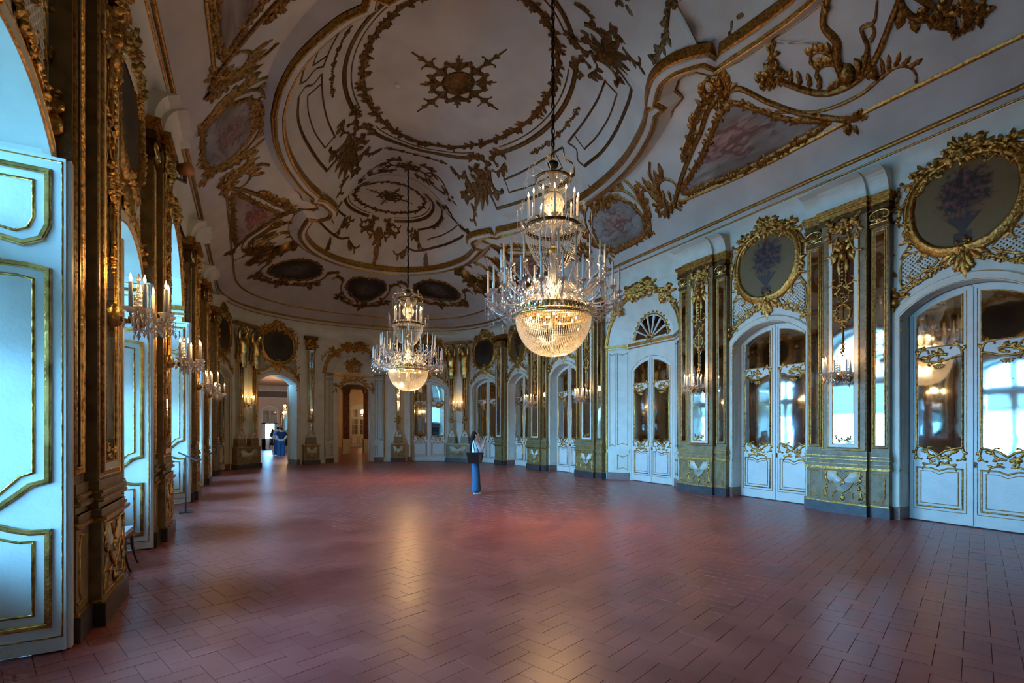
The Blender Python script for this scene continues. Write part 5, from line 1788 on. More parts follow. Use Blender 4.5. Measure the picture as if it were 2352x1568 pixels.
# ------------------------------------------------------------------ cove: painted panels in gilded frames
def fresco_mat(name, base, fig, cloud, dark=False):
    m, nt, N, L, P = _nodes(name)
    P.inputs['Roughness'].default_value = .7
    tc = N.new('ShaderNodeTexCoord')
    n1 = N.new('ShaderNodeTexNoise'); n1.inputs['Scale'].default_value = 3.2; n1.inputs['Detail'].default_value = 6; n1.inputs['Distortion'].default_value = .8
    n2 = N.new('ShaderNodeTexNoise'); n2.inputs['Scale'].default_value = 7.5; n2.inputs['Detail'].default_value = 5; n2.inputs['Distortion'].default_value = 1.2
    L.new(tc.outputs['Generated'], n1.inputs['Vector']); L.new(tc.outputs['Generated'], n2.inputs['Vector'])
    sp = N.new('ShaderNodeSeparateXYZ'); L.new(tc.outputs['Generated'], sp.inputs[0])
    def M(op, a, b=None):
        n = N.new('ShaderNodeMath'); n.operation = op
        for i, v in enumerate((a, b)):
            if v is None: continue
            if isinstance(v, (int, float)): n.inputs[i].default_value = v
            else: L.new(v, n.inputs[i])
        return n.outputs[0]
    dx = M('SUBTRACT', sp.outputs['X'], .5); dy = M('SUBTRACT', sp.outputs['Y'], .5)
    r = M('SQRT', M('ADD', M('MULTIPLY', dx, dx), M('MULTIPLY', dy, dy)))
    r = M('ADD', r, M('MULTIPLY', M('SUBTRACT', n2.outputs['Fac'], .5), .9))
    mr = N.new('ShaderNodeMapRange'); mr.inputs['From Min'].default_value = .30; mr.inputs['From Max'].default_value = .14; L.new(r, mr.inputs['Value'])
    rp = N.new('ShaderNodeValToRGB'); rp.color_ramp.elements[0].position = .38; rp.color_ramp.elements[1].position = .68
    rp.color_ramp.elements[0].color = (*base, 1); rp.color_ramp.elements[1].color = (*cloud, 1); L.new(n1.outputs['Fac'], rp.inputs[0])
    f2 = N.new('ShaderNodeValToRGB'); f2.color_ramp.elements[0].position = .40; f2.color_ramp.elements[1].position = .62
    f2.color_ramp.elements[0].color = (*[c * .35 for c in fig], 1); f2.color_ramp.elements[1].color = (*fig, 1); L.new(n2.outputs['Fac'], f2.inputs[0])
    mx = N.new('ShaderNodeMixRGB'); L.new(mr.outputs[0], mx.inputs[0]); L.new(rp.outputs[0], mx.inputs[1]); L.new(f2.outputs[0], mx.inputs[2])
    L.new(mx.outputs[0], P.inputs['Base Color'])
    MATS[name] = m
fresco_mat('fresco', (.17, .145, .115), (.42, .22, .17), (.36, .33, .30))
fresco_mat('fresco_red', (.24, .17, .14), (.36, .12, .10), (.36, .30, .27))
fresco_mat('fresco_dark', (.016, .015, .014), (.16, .13, .11), (.03, .028, .026))
def patch(name, out, m, parent, h=.012):
    """thin plaster panel following the vault"""
    P = np.array(out); c = P.mean(0); n = len(P)
    ks = (0, .25, .5, .75, 1.0)
    X = np.concatenate([c[0] + (P[:, 0] - c[0]) * k for k in ks]); Y = np.concatenate([c[1] + (P[:, 1] - c[1]) * k for k in ks])
    V = ceil_map(X, Y, np.full(len(X), h))
    V2 = ceil_map(P[:, 0], P[:, 1], np.full(n, -.002))
    Fc = []
    for q in range(len(ks) - 1):
        for i in range(n):
            j = (i + 1) % n; Fc.append((q * n + i, q * n + j, (q + 1) * n + j, (q + 1) * n + i))
    b = len(V)
    for i in range(n):
        j = (i + 1) % n; Fc.append(((len(ks) - 1) * n + i, (len(ks) - 1) * n + j, b + j, b + i))
    return link(name, mesh(name, np.vstack((V, V2)), Fc, m, True), parent)
def ceiling_painting(label, fresco, outline, frame_fn, seed):
    """outline in plan, frame_fn(o) adds carving"""
    r = empty('ceiling_painting', (float(np.mean([p[0] for p in outline])), float(np.mean([p[1] for p in outline])), 0))
    cx, cy = r.location.x, r.location.y
    cz = float(z_ceil(np.array([cx]), np.array([cy]))[0]); r.location.z = cz
    def shift(ob):
        ob.data.transform(__import__('mathutils').Matrix.Translation((-cx, -cy, -cz)))
    c = patch('canvas', outline, fresco, r); shift(c)
    o = Orn(seed); o.ribbon(outline, .045, .05, closed=True); o.garland(list(outline) + [outline[0]], .11, .06, 1.1)
    f = o.obj('frame', 'gold_mid', r, mapper=ceil_map); shift(f)
    o = Orn(seed + 1); frame_fn(o)
    f = o.obj('frame_carving', 'gold_mid', r, mapper=ceil_map); shift(f)
    return tag(r, label, 'ceiling painting', 'painted panels of the ceiling cove')
def hf(pts, sx, sy, cy=0.0):
    return [(sx * x, cy + sy * y) for x, y in pts]
HEART = [(5.48, .75), (5.52, -.1), (5.45, -.80), (5.15, -1.02), (4.75, -.80), (4.55, -.28), (4.66, .0), (4.55, .32), (4.75, .85), (5.15, 1.05)]
TRI = [(5.06, -1.85), (4.72, -1.38), (4.32, -1.02), (3.92, -.70), (3.92, -.40), (4.2, .10), (4.55, .70), (4.85, 1.35), (5.06, 1.75), (5.10, .9), (5.10, -.9)]
for sx in (1, -1):
    side = 'right' if sx > 0 else 'left'
    P = smooth_pts(hf(HEART, sx, 1), 4, True)
    def fr(o, sx=sx):
        b = len(o.v)
        for q in (-1, 1):
            o.curl((5.35, q * 1.12), pi - q * .15, 1.0, q * -.6, q * 3.0, .055, .04, leaves=5)
            o.curl((4.55, q * .95), pi + q * .5, .45, q * 1.5, q * 9, .04, leaves=4)
            o.cluster((4.45, q * .3), .12, .2, 12, .22, .08); o.cluster((5.5, q * 1.0), .08, .14, 10, .18, .07)
            o.ribbon(smooth_pts([(5.52, q * 1.0), (5.12, q * 1.22), (4.62, q * 1.0), (4.38, q * .45)], 5), .035, .05)
        o.cluster((4.38, 0), .24, .16, 30, .26, .10)
        for i in range(b, len(o.v)):
            x, y, h = o.v[i]; o.v[i] = (sx * x, y, h)
    ceiling_painting('heart-shaped cherub painting in the cove above the shell niche' if sx > 0 else 'heart-shaped cherub painting in the cove above the central window', 'fresco', P, fr, 90)
    for sy in (-1, 1):
        P = smooth_pts(hf(TRI, sx, -sy, 4.35 * sy), 4, True)
        def fr(o, sx=sx, sy=sy):
            b = len(o.v)
            o.ribbon(smooth_pts([(5.2, 2.15), (4.85, 1.62), (4.45, .95), (4.05, .25), (3.72, -.25), (3.62, -.6)], 5), .045, .06)
            o.ribbon(smooth_pts([(5.2, -2.2), (4.75, -1.62), (4.25, -1.22), (3.8, -.95), (3.62, -.6)], 5), .045, .06)
            o.ribbon([(5.22, -2.2), (5.22, 2.15)], .02, .03)
            o.curl((3.62, -.5), 2.6, .5, 2, 9, .05, leaves=5); o.curl((3.64, -.75), -2.5, .5, -2, -9, .05, leaves=5)
            o.garland(smooth_pts([(4.4, 1.1), (4.0, .45), (3.65, -.05), (3.5, -.5)], 5), .16, .08, 1.2)
            o.cluster((3.58, -.6), .16, .22, 24, .22, .10); o.cluster((5.2, 2.15), .1, .2, 12, .2, .07); o.cluster((5.2, -2.2), .1, .2, 12, .2, .07)
            for i in range(b, len(o.v)):
                x, y, h = o.v[i]; o.v[i] = (sx * x, 4.35 * sy - sy * y, h)
        lab = {(1, -1): 'triangular painting of pink cherubs on clouds high on the right cove', (1, 1): 'triangular cherub painting of the right cove hidden behind the big chandelier', (-1, -1): 'ceiling painting with leafy border at the top left edge', (-1, 1): 'reddish triangular ceiling painting above the far windows'}[(sx, sy)]
        ceiling_painting(lab, 'fresco_red' if (sx, sy) == (-1, 1) else 'fresco', P, fr, 94)
# dark paintings of the rounded end, and their frames
def end_painting(c, rx, ry, rot, lab, seed, pts=None):
    base = pts or [(cos(2 * pi * i / 16), sin(2 * pi * i / 16) * (1 + .12 * cos(2 * pi * i / 16))) for i in range(16)]
    ca, sa = cos(rot), sin(rot)
    T = lambda x, y: (c[0] + x * ca - y * sa, c[1] + x * sa + y * ca)
    P = smooth_pts([T(rx * x, ry * y) for x, y in base], 3, True)
    def fr(o):
        b = len(o.v)
        for q in (-1, 1):
            o.ribbon(arc_pts((0, 0), rx * 1.28, ry * 1.32, pi / 2 - q * .35, pi / 2 - q * 1.9, 16), .03, .05)
            o.curl((q * rx * 1.25, -ry * .3), -pi / 2 + q * .3, .6, q * 1.0, q * 8, .045, leaves=5)
            o.curl((q * rx * .6, ry * 1.25), (0.2 if q > 0 else pi - .2), .55, -q * 1, -q * 9, .045, leaves=5)
            o.cluster((q * rx * 1.2, ry * .9), .16, .16, 16, .24, .09)
            o.garland([(0, ry * 1.45), (q * rx * .4, ry * 1.5), (q * rx * .7, ry * 1.3)], .12, .07, 1.1)
        o.cluster((0, ry * 1.42), .18, .12, 18, .22, .09); o.leaf((0, ry * 1.5), pi / 2, .4, .08, .08)
        for i in range(b, len(o.v)):
            x, y, h = o.v[i]; X, Y = T(x, y); o.v[i] = (X, Y, h)
    return ceiling_painting(lab, 'fresco_dark', P, fr, seed)
SHIELD = [(-.9, -.55), (-.4, -.85), (0, -.75), (.4, -.85), (.9, -.55), (1.0, 0), (.75, .5), (.4, .95), (0, 1.1), (-.4, .95), (-.75, .5), (-1.0, 0)]
end_painting((-3.05, 10.25), 1.12, .66, radians(33), 'dark oval painting above the left atlantes', 120)
end_painting((0.0, 11.55), .84, .80, 0, 'dark shield-shaped painting in the middle of the far vault', 122, SHIELD)
end_painting((3.0, 10.45), 1.05, .66, radians(-30), 'dark oval painting behind the far chandelier chain', 124)
# urn and dragons between the near panels of the cove, and their mirror images
for sx in (1, -1):
    for sy in (-1, 1):
        o = Orn(130)
        b = len(o.v)
        # long branch with leaves, dragon neck, coiling tail (s runs along the wall from the panel outwards, t up the cove)
        o.ribbon(smooth_pts([(-.2, .95), (.35, .35), (.9, .18), (1.5, .30), (2.1, .75), (2.45, 1.05)], 6), .055, .08, w1=.04)
        for i in range(12): o.leaf((-.1 + .13 * i, .85 - .6 * min(1, i / 5)), 1.2 - .1 * i, .26, .05, .07)
        o.ribbon(smooth_pts([(1.0, .25), (.98, .6), (1.15, .9), (1.1, 1.2), (1.3, 1.45)], 6), .10, .14, w1=.05)
        o.leaf((1.3, 1.43), .9, .22, .05, .10); o.leaf((1.3, 1.43), 1.5, .16, .04, .10); o.dome((1.3, 1.43), .08, .07, .13, 8)
        o.curl((1.0, .55), 2.4, .55, 1, 7, .06, leaves=5); o.curl((.95, .75), 2.0, .5, 2, 9, .05, leaves=4); o.dome((1.02, .38), .18, .16, .16, 10)
        o.ribbon(smooth_pts([(1.3, .3), (1.55, .55), (1.62, .85), (1.85, .85), (2.05, 1.1)], 6), .05, .08, w1=.015)
        o.cluster((1.35, .25), .14, .12, 20, .2, .1); o.curl((1.65, .62), .3, .4, 3, 16, .035)
        o.garland(smooth_pts([(-.4, 1.0), (.0, 1.3), (.3, 1.65), (.7, 1.75)], 5), .13, .08, 1.2); o.cluster((-.2, 1.05), .3, .14, 36, .2, .1)
        # urn with its scroll base
        o.dome((2.75, 1.45), .32, .30, .22, 12); o.ribbon([(2.4, 1.15), (3.0, 1.25)], .07, .12); o.ribbon([(2.45, 1.05), (3.05, 1.12)], .05, .10); o.ribbon([(2.62, 1.0), (2.7, .7)], .14, .14, w1=.08)
        o.cluster((2.75, 1.8), .4, .14, 40, .26, .12); o.cluster((2.72, .62), .16, .14, 24, .2, .1)
        for i in range(5): o.leaf((2.3 - .1 * i, 1.9), 3.6 + .25 * i, .5, .06, .06)
        o.curl((3.05, 1.15), -.3, 1.3, -2.2, -3.6, .07, .05, leaves=3); o.curl((2.95, 1.05), -.4, 1.0, -2.4, -4.2, .04, .03)
        o.curl((2.35, .95), -1.9, .9, 2.2, 5, .06, .04, leaves=3); o.curl((3.3, .35), .4, .6, 2, -8, .045, leaves=4); o.cluster((3.05, .3), .25, .16, 30, .22, .1)
        o.ribbon(smooth_pts([(-.6, .45), (.2, .05), (1.0, -.05), (1.55, .05)], 6), .025, .04); o.curl((1.5, .02), .4, .8, -1, -7, .03, leaves=5)
        pass
        for i in range(b, len(o.v)):
            s_, t_, h = o.v[i]
            o.v[i] = (sx * (4.88 - t_ * .92), sy * (6.05 + s_ * .80), h)
        on_ceiling(o, 'dragon_and_urn_carving', 'gold_mid')
# straight double lines along both long sides and around the ends
mb = MB(); sweep_closed(mb, WC, [(.98, 7.14), (.99, 7.10), (1.03, 7.13), (1.04, 7.20)]); 
o = Orn(3)
C = offset_curve(WC, .80)
C = [tuple(p) for p in C]; run = []
for p in C[9:] + C[:10]:                    # broken where the heart-shaped panels stand
    if abs(p[0]) > 4 and abs(p[1]) < 1.4:
        if len(run) > 2: o = Orn(3); o.ribbon(run, .028, .035); on_ceiling(o, 'cove_moulding', 'gold')
        run = []
    else: run.append(p)
if len(run) > 2: o = Orn(3); o.ribbon(run, .028, .035); on_ceiling(o, 'cove_moulding', 'gold')
for sx in (-1, 1):
    for sy in (-1, 1):
        o = Orn(140); b = len(o.v)
        o.curl((5.15, 1.75), 2.7, 1.15, -.5, -4.5, .05, .03, leaves=5); o.curl((5.2, 1.95), -2.95, .9, .6, 6, .045, leaves=5); o.cluster((5.2, 1.85), .12, .2, 18, .22, .08); o.ribbon(smooth_pts([(5.2, 1.9), (4.9, 2.0), (4.5, 2.05), (4.25, 2.3)], 5), .03, .05)
        if sy < 0:
            for i in range(b, len(o.v)):
                x, y, h = o.v[i]; o.v[i] = (sx * x, sy * y, h)
            on_ceiling(o, 'cove_carving', 'gold_mid'); continue
        o.curl((4.6, 7.4), 1.6, 1.0, 1, 5, .05, leaves=6); o.curl((4.1, 8.0), 2.4, .7, -2, -8, .045, leaves=5); o.cluster((4.4, 7.6), .25, .3, 36, .25, .1); o.cluster((3.8, 8.6), .2, .2, 22, .22, .09)
        o.garland(smooth_pts([(4.9, 6.9), (4.7, 7.3), (4.35, 7.6), (4.1, 8.1)], 5), .14, .08)
        if sy > 0:
            for i in range(b, len(o.v)):
                x, y, h = o.v[i]; o.v[i] = (sx * x, sy * y, h)
            on_ceiling(o, 'cove_carving', 'gold_mid')
m = MB(); m.lathe([(.001, -.05), (.05, -.05), (.06, -.03), (.06, .02)], 14, (0, 0, 0))
sd = m.obj('smoke_detector', 'candle_wax', None, True); sd.location = (-1.35, .75, float(z_ceil(np.array([-1.35]), np.array([.75]))[0]) - .01)
tag(sd, 'small round white smoke detector on the ceiling', 'smoke detector')
# ------------------------------------------------------------------ rooms beyond the two open doorways
mat('annex_wall', (0.62, 0.50, 0.38), (0.68, 0.56, 0.43), 2, rough=.7)
mat('annex_frieze', (0.07, 0.04, 0.02), (0.13, 0.075, 0.035), 9, rough=.5)
mat('pillar_red', (0.10, 0.035, 0.02), (0.19, 0.075, 0.04), 5, rough=.25)
YA, YB, ZA = 14.2, 34.0, 5.25
m = MB(); m.add([(-7.4, 12.0, -.003), (-3.2, 13.95, -.003), (-1.0, 14.5, -.003), (7, 14.5, -.003), (7, 37.2, -.003), (-7.4, 37.2, -.003)], [(0, 1, 2, 3, 4, 5)])
m.add([(-4.6, 13.0, -.004), (2.2, 13.9, -.004), (2.2, 14.6, -.004), (-4.6, 14.6, -.004)], [(0, 1, 2, 3)])
tag(m.obj('floor', 'tile'), 'reddish floor of the rooms beyond the open doorways', 'floor', kind='structure')
m = MB(); m.add([(-7.4, 12.05, ZA), (-1.1, 15.42, ZA), (-1.1, 14.6, ZA), (7, 14.6, ZA), (7, 37.2, ZA), (-7.4, 37.2, ZA)], [(0, 1, 2, 3, 4, 5)])
tag(m.obj('ceiling', 'annex_wall'), 'plain ceiling of the rooms beyond the doorways', 'ceiling', kind='structure')
m = MB()
bk = Bay(-4.0, YB, 0, 1, 6.8)
wall_piece(m, Bay(-3.25, YB, 0, 1, 1.6), (.62, 3.25, 3.62), .25, zt=ZA)
wall_piece(m, Bay(-5.7, YB, 0, 1, 3.3), zt=ZA); wall_piece(m, Bay(-1.75, YB, 0, 1, 1.4), zt=ZA)
wk = tag(m.obj('wall_beyond_back', 'annex_wall'), 'cream back wall of the room with the visitors', 'wall', kind='structure')
m = MB(); m.box(-7.3, -.76, YB - .06, YB, 4.28, 4.78); m.obj('frieze', 'annex_frieze', wk)
m = MB(); m.box(-7.3, -.76, YB - .12, YB, 4.78, 4.86); m.box(-7.3, -.76, YB - .2, YB, 4.86, 4.95); m.box(-7.3, -.76, YB - .08, YB, 4.22, 4.28); m.box(-7.3, -.76, YB - .05, YB, .85, .93); m.obj('cornice', 'wall_paint', wk)
_win[0] += 1
w = tag(Bay(-3.25, YB, 0, 1, 1).emp('window_%d' % _win[0]), 'arched glazed window on the back wall behind the visitors', 'window', kind='structure')
o = Orn(1); P = arch_path(.58, 3.25, 3.58); o.ribbon(P + [P[0]], .06, .06, prof=[(-1, 0), (-1, 1), (1, 1), (1, 0)]); fr_ = o.obj('window_frame', 'leaf_paint', w, .2, smooth=False)
m = MB(); m.box(-.03, .03, .12, .2, 0, 3.55); m.box(-.6, .6, .12, .2, 2.1, 2.2); m.box(-.6, .6, .13, .2, 2.75, 2.79); m.box(-.6, .6, .13, .2, 3.2, 3.24); m.box(-.6, .6, .12, .2, 0, .9); m.box(-.6, -.32, .12, .2, 0, 2.2); m.box(.32, .6, .12, .2, 0, 2.2); m.obj('muntin', 'leaf_paint', fr_)
m = MB(); m.box(-.58, .58, .17, .19, 2.2, 3.56); m.obj('blind', 'annex_wall', fr_)
for sg in (-1, 1):
    for z0, z1 in ((.6, 2.1), (2.2, 3.25)):
        a, b = sorted((sg * .03, sg * .56)); m = MB(); m.box(a, b, .16, .166, z0, z1); m.obj('pane', 'pane', w)
m = MB(); m.add([(-7, 40, -.4), (7, 40, -.4), (7, 52, -.4), (-7, 52, -.4)], [(0, 1, 2, 3)])
# side walls
m = MB(); wl = Bay(-7.3, 19.0, -1, 0, 3); wall_piece(m, wl, (.6, 3.0, 3.3), .5, zt=ZA); wall_piece(m, Bay(-7.3, 27.3, -1, 0, 13.6), zt=ZA); wall_piece(m, Bay(-7.3, 15.6, -1, 0, 3.8), zt=ZA)
tag(m.obj('wall_beyond_left', 'annex_wall'), 'cream side wall of the room with the visitors', 'wall', kind='structure')
_win[0] += 1
w = tag(wl.emp('window_%d' % _win[0]), 'window lighting the room beyond from the left', 'window', kind='structure')
m = MB(); m.box(-.6, .6, .4, .5, 0, .6); m.box(-.04, .04, .4, .48, 0, 3.3); m.box(-.6, .6, .4, .48, 2.4, 2.5); m.box(-.6, -.5, .4, .5, 0, 3.1); m.box(.5, .6, .4, .5, 0, 3.1); m.obj('window_frame', 'leaf_paint', w)
for sg in (-1, 1):
    a, b = sorted((sg * .04, sg * .5)); m = MB(); m.box(a, b, .44, .446, .6, 2.4); m.obj('pane', 'pane', w)
portal(wl.world(0, .6, 1.65), wl.rot, 1.2, 3.3)
portal((-3.25, YB + .4, 1.5), 0, 1.2, 2.2)
m = MB(); m.box(-1.16, -1.0, 14.9, 36.6, 0, ZA); tag(m.obj('wall_beyond_middle', 'annex_wall'), 'partition between the two rooms beyond', 'wall', kind='structure')
m = MB(); m.box(6.3, 6.4, YA, 36.6, 0, ZA); tag(m.obj('wall_beyond_right', 'annex_wall'), 'far side wall of the second room beyond', 'wall', kind='structure')
m = MB(); m.box(-1.1, 6.4, 36.4, 36.6, 0, ZA); wc_ = tag(m.obj('wall_beyond_end', 'annex_wall'), 'pale end wall seen through the arched doorway', 'wall', kind='structure')
m = MB(); fb = FAR_L[3]; wall_piece(m, Bay(*fb.world(0, .62, 0)[:2], -sin(fb.rot), cos(fb.rot), 2), D_OP, .01, -3.9, 3.15, ZA)
m.add([(.8, 14.62, 0), (7, 14.62, 0), (7, 14.62, ZA), (.8, 14.62, ZA)], [(0, 1, 2, 3)]); m.add([(-1.2, 14.62, 3.95), (1, 14.62, 3.95), (1, 14.62, ZA), (-1.2, 14.62, ZA)], [(0, 1, 2, 3)]); m.add([(-1.2, 14.62, 0), (-.8, 14.62, 0), (-.8, 14.62, ZA), (-1.2, 14.62, ZA)], [(0, 1, 2, 3)])
m.add([(-1.15, 14.6, 0), (-1.15, 15.5, 0), (-1.15, 15.5, ZA), (-1.15, 14.6, ZA)], [(0, 1, 2, 3)])
for sx in (-1, 1): m.add([(sx * .8, 14.5, 0), (sx * .8, 14.63, 0), (sx * .8, 14.63, 4), (sx * .8, 14.5, 4)], [(0, 1, 2, 3)])
m.add([(-.8, 14.5, 3.97), (.8, 14.5, 3.97), (.8, 14.63, 3.97), (-.8, 14.63, 3.97)], [(0, 1, 2, 3)])
tag(m.obj('wall_beyond_front', 'annex_wall'), 'reverse of the end wall towards the rooms beyond', 'wall', kind='structure')
_door[0] += 1
d = tag(Bay(4.3, 36.4, 0, 1, 1).emp('door_%d' % _door[0]), 'white glazed double door at the very end of the arched doorway view', 'door', kind='structure')
for sg in (-1, 1):
    m = MB(); m.prism(leaf_shape(*((.01, .75) if sg > 0 else (-.75, -.01)), 3.6, 3.98, .76), -.06, 0); lf = m.obj('leaf', 'leaf_paint', d)
    a, b = sorted((sg * .12, sg * .64))
    for z0, z1 in ((1.2, 2.6), (2.8, 3.5)):
        m = MB(); m.box(a, b, -.066, -.05, z0, z1); m.obj('pane', 'mirror', lf)
    o = Orn(2); o.ribbon([(a, .3), (b, .3), (b, .95), (a, .95)], .02, .02, closed=True); o.obj('moulding', 'gold', lf, -.06)
    m = MB()
    for z in (1.65, 2.1): m.box(a, b, -.075, -.06, z - .015, z + .015)
    m.box((a + b) / 2 - .015, (a + b) / 2 + .015, -.075, -.06, 1.2, 3.5); m.obj('muntin', 'leaf_paint', lf)
o = Orn(1); o.ribbon(arch_path(.84, 3.6, 4.05), .09, .08); o.obj('casing', 'wall_paint', d, 0)
for i, x in enumerate((1.15, 2.55)):
    p = empty('pillar', (x, 24.0, 0))
    m = MB(); m.box(-.2, .2, -.2, .2, 1.0, 4.15); m.obj('shaft', 'pillar_red', p)
    m = MB(); m.box(-.27, .27, -.27, .27, 0, .12); m.box(-.24, .24, -.24, .24, .12, .88); m.box(-.27, .27, -.27, .27, .88, 1.0); m.obj('pedestal', 'wall_paint', p)
    m = MB(); m.box(-.24, .24, -.24, .24, 4.15, 4.3); m.box(-.28, .28, -.28, .28, 4.3, 4.45); m.obj('capital', 'gold_dark', p)
    tag(p, ['red marble pillar on the left inside the arched doorway', 'red marble pillar on the right inside the arched doorway'][i], 'pillar', 'red pillars beyond the doorway')
m = MB(); m.box(-.6, 6.3, 23.75, 24.25, 4.45, ZA); tag(m.obj('beam', 'annex_frieze'), 'dark beam over the red pillars', 'beam', kind='structure')
# mirror, console and small chandelier of the room with the visitors
r = empty('wall_mirror', (-1.85, YB - .03, 0))
half = [(0, 3.35), (.35, 3.28), (.56, 3.0), (.52, 2.4), (.56, 1.8), (.40, 1.45), (0, 1.35)]
P = closed_half(half, 4)
m = MB(); m.prism(P, -.04, 0); m.obj('glass', 'mirror', r)
o = Orn(5); o.ribbon(P, .09, .10, closed=True); f_ = o.obj('frame', 'gold_bright', r, -.01)
o = Orn(6); o.cluster((0, 3.5), .3, .16, 36, .25, .1); o.garland(P + [P[0]], .16, .1); o.obj('frame_carving', 'gold', f_, -.02)
tag(r, 'large gilt mirror on the wall behind the visitors', 'mirror')
r = empty('console_table', (-1.85, YB - .32, 0))
m = MB(); m.box(-.7, .7, -.25, .25, .86, .92); m.obj('table_top', 'plinth_red', r)
m = MB(); m.box(-.62, .62, -.22, .22, .74, .86); m.obj('apron', 'gold', r)
for sx in (-1, 1):
    for sy in (-1, 1):
        m = MB(); m.tube([(sx * .58, sy * .18, .76), (sx * .62, sy * .2, .5), (sx * .52, sy * .16, .2), (sx * .58, sy * .18, 0)], [.05, .045, .03, .04], 6); m.obj('leg', 'gold', r)
tag(r, 'gilt console table below the mirror in the next room', 'table')
m = MB(); m.lathe([(.001, 0), (.09, 0), (.06, .05), (.14, .22), (.15, .32), (.07, .42), (.10, .48), (.001, .47)], 14)
mat('porcelain', (.10, .25, .34), (.25, .45, .5), 12, rough=.2)
v = m.obj('vase', 'porcelain', None, True); v.location = (-2.15, YB - .32, .92); tag(v, 'blue porcelain vase on the console table', 'vase')
def small_chandelier(loc, lab, WATTS=170):
    r = empty('chandelier', loc)
    m = MB()
    sp = smooth_pts([(.36, .55), (.33, .35), (.22, .15), (.05, .02)], 3)
    for k in range(28):
        a = 2 * pi * k / 28; beads(m, [(x * cos(a), x * sin(a), z) for x, z in sp], .016, .05); beads(m, [(.36 * cos(a), .36 * sin(a), .55), (.10 * cos(a), .10 * sin(a), 1.15)], .016, .06)
    o = m.obj('crystal_strands', 'crystal_bead', r); o['kind'] = 'stuff'
    m = MB(); m.lathe([(.33, .53), (.37, .53), (.38, .58), (.33, .58)], 24); m.obj('ring', 'gold_bright', r, True)
    m = MB(); m.tube([(0, 0, .5), (0, 0, ZA - loc[2])], .015, 6); m.obj('chain', 'iron', r)
    cm = candle_mesh(.16, .016); cm = mesh('candle', cm.V, cm.F, 'candle_wax', True); fm = flame_mesh(2.0); fm = mesh('flame', fm.V, fm.F, 'flame', True); am = arm_mesh(.1, .55, .5, .62, .1, .014); am = mesh('candle_arm', am.V, am.F, 'crystal_bead', True)
    for k in range(10):
        a = 2 * pi * k / 10; ao = link('candle_arm', am, r, rotz=a); link('candle', cm, ao, (.5, 0, .62)); link('flame', fm, ao, (.5, 0, .79))
    for k in range(5):
        a = 2 * pi * k / 5; m = MB(); m.ball((.2 * cos(a), .2 * sin(a), .45), .03, 8, 5); m.obj('bulb', 'bulb', r)
    point_light('candle_glow', (0, 0, .85), WATTS, .3, (1.0, .62, .32), r)
    return tag(r, lab, 'chandelier', 'small chandeliers of the rooms beyond')
small_chandelier((-2.1, 26.5, 2.45), 'small bright chandelier in the room with the visitors')
small_chandelier((4.9, 20.0, 2.6), 'out-of-sight small chandelier added to light the room with red pillars', 70)  # added out of sight to brighten the pillared room
small_chandelier((5.6, 32.0, 2.6), 'out-of-sight small chandelier added to light the door beyond the red pillars', 90)  # second unseen lamp, added to light the end door

# ------------------------------------------------------------------ people
mat('skin', (.46, .27, .19), rough=.5)
mat('hair_dark', (.010, .007, .006), (.02, .014, .011), 40, rough=.75, spec=.15)
mat('jeans', (.030, .095, .18), (.05, .14, .25), 30, rough=.85, spec=.2)
mat('jeans_dark', (.014, .036, .09), (.022, .05, .12), 30, rough=.85, spec=.2)
mat('shirt_pale', (.55, .62, .66), (.70, .76, .80), 14, rough=.8)
mat('navy', (.006, .010, .030), (.010, .016, .042), 20, rough=.9, spec=.2)
mat('blue_shirt', (.06, .16, .30), rough=.85)
mat('white_cloth', (.68, .64, .60), rough=.85)
mat('brown_cloth', (.14, .05, .035), rough=.85)
mat('black_cloth', (.010, .010, .012), rough=.8)
mat('black_leather', (.006, .005, .005), (.014, .012, .011), 20, rough=.32)
mat('shoe_white', (.55, .55, .53), rough=.6)
mat('screen_black', (.01, .01, .012), rough=.12)
def hand(J, E, w, d, side, up, k=1.0):
    """palm and five fingers from wrist index w; d = finger direction, side = thumb side, up = curl direction"""
    d = np.array(d, float); d /= np.linalg.norm(d); side = np.array(side, float); side /= np.linalg.norm(side); up = np.array(up, float)
    p0 = np.array(J[w][:3])
    palm = p0 + d * .05 * k
    J.append((*palm, .026 * k, .016 * k)); pi_ = len(J) - 1; E.append((w, pi_))
    for q, l in ((-1.5, .055), (-.5, .072), (.5, .075), (1.5, .065)):
        a = palm + d * .045 * k + side * q * .017 * k
        b = a + d * l * .5 * k + up * .008; c = b + d * l * .35 * k + up * .03 * k
        i0 = len(J); J += [(*a, .0095 * k), (*b, .009 * k), (*c, .008 * k)]; E += [(pi_, i0), (i0, i0 + 1), (i0 + 1, i0 + 2)]
    a = p0 + d * .02 * k + side * .032 * k; b = a + d * .035 * k + side * .022 * k + up * .012 * k; c = b + d * .028 * k + up * .015
    i0 = len(J); J += [(*a, .012 * k), (*b, .010 * k), (*c, .009 * k)]; E += [(w, i0), (i0, i0 + 1), (i0 + 1, i0 + 2)]
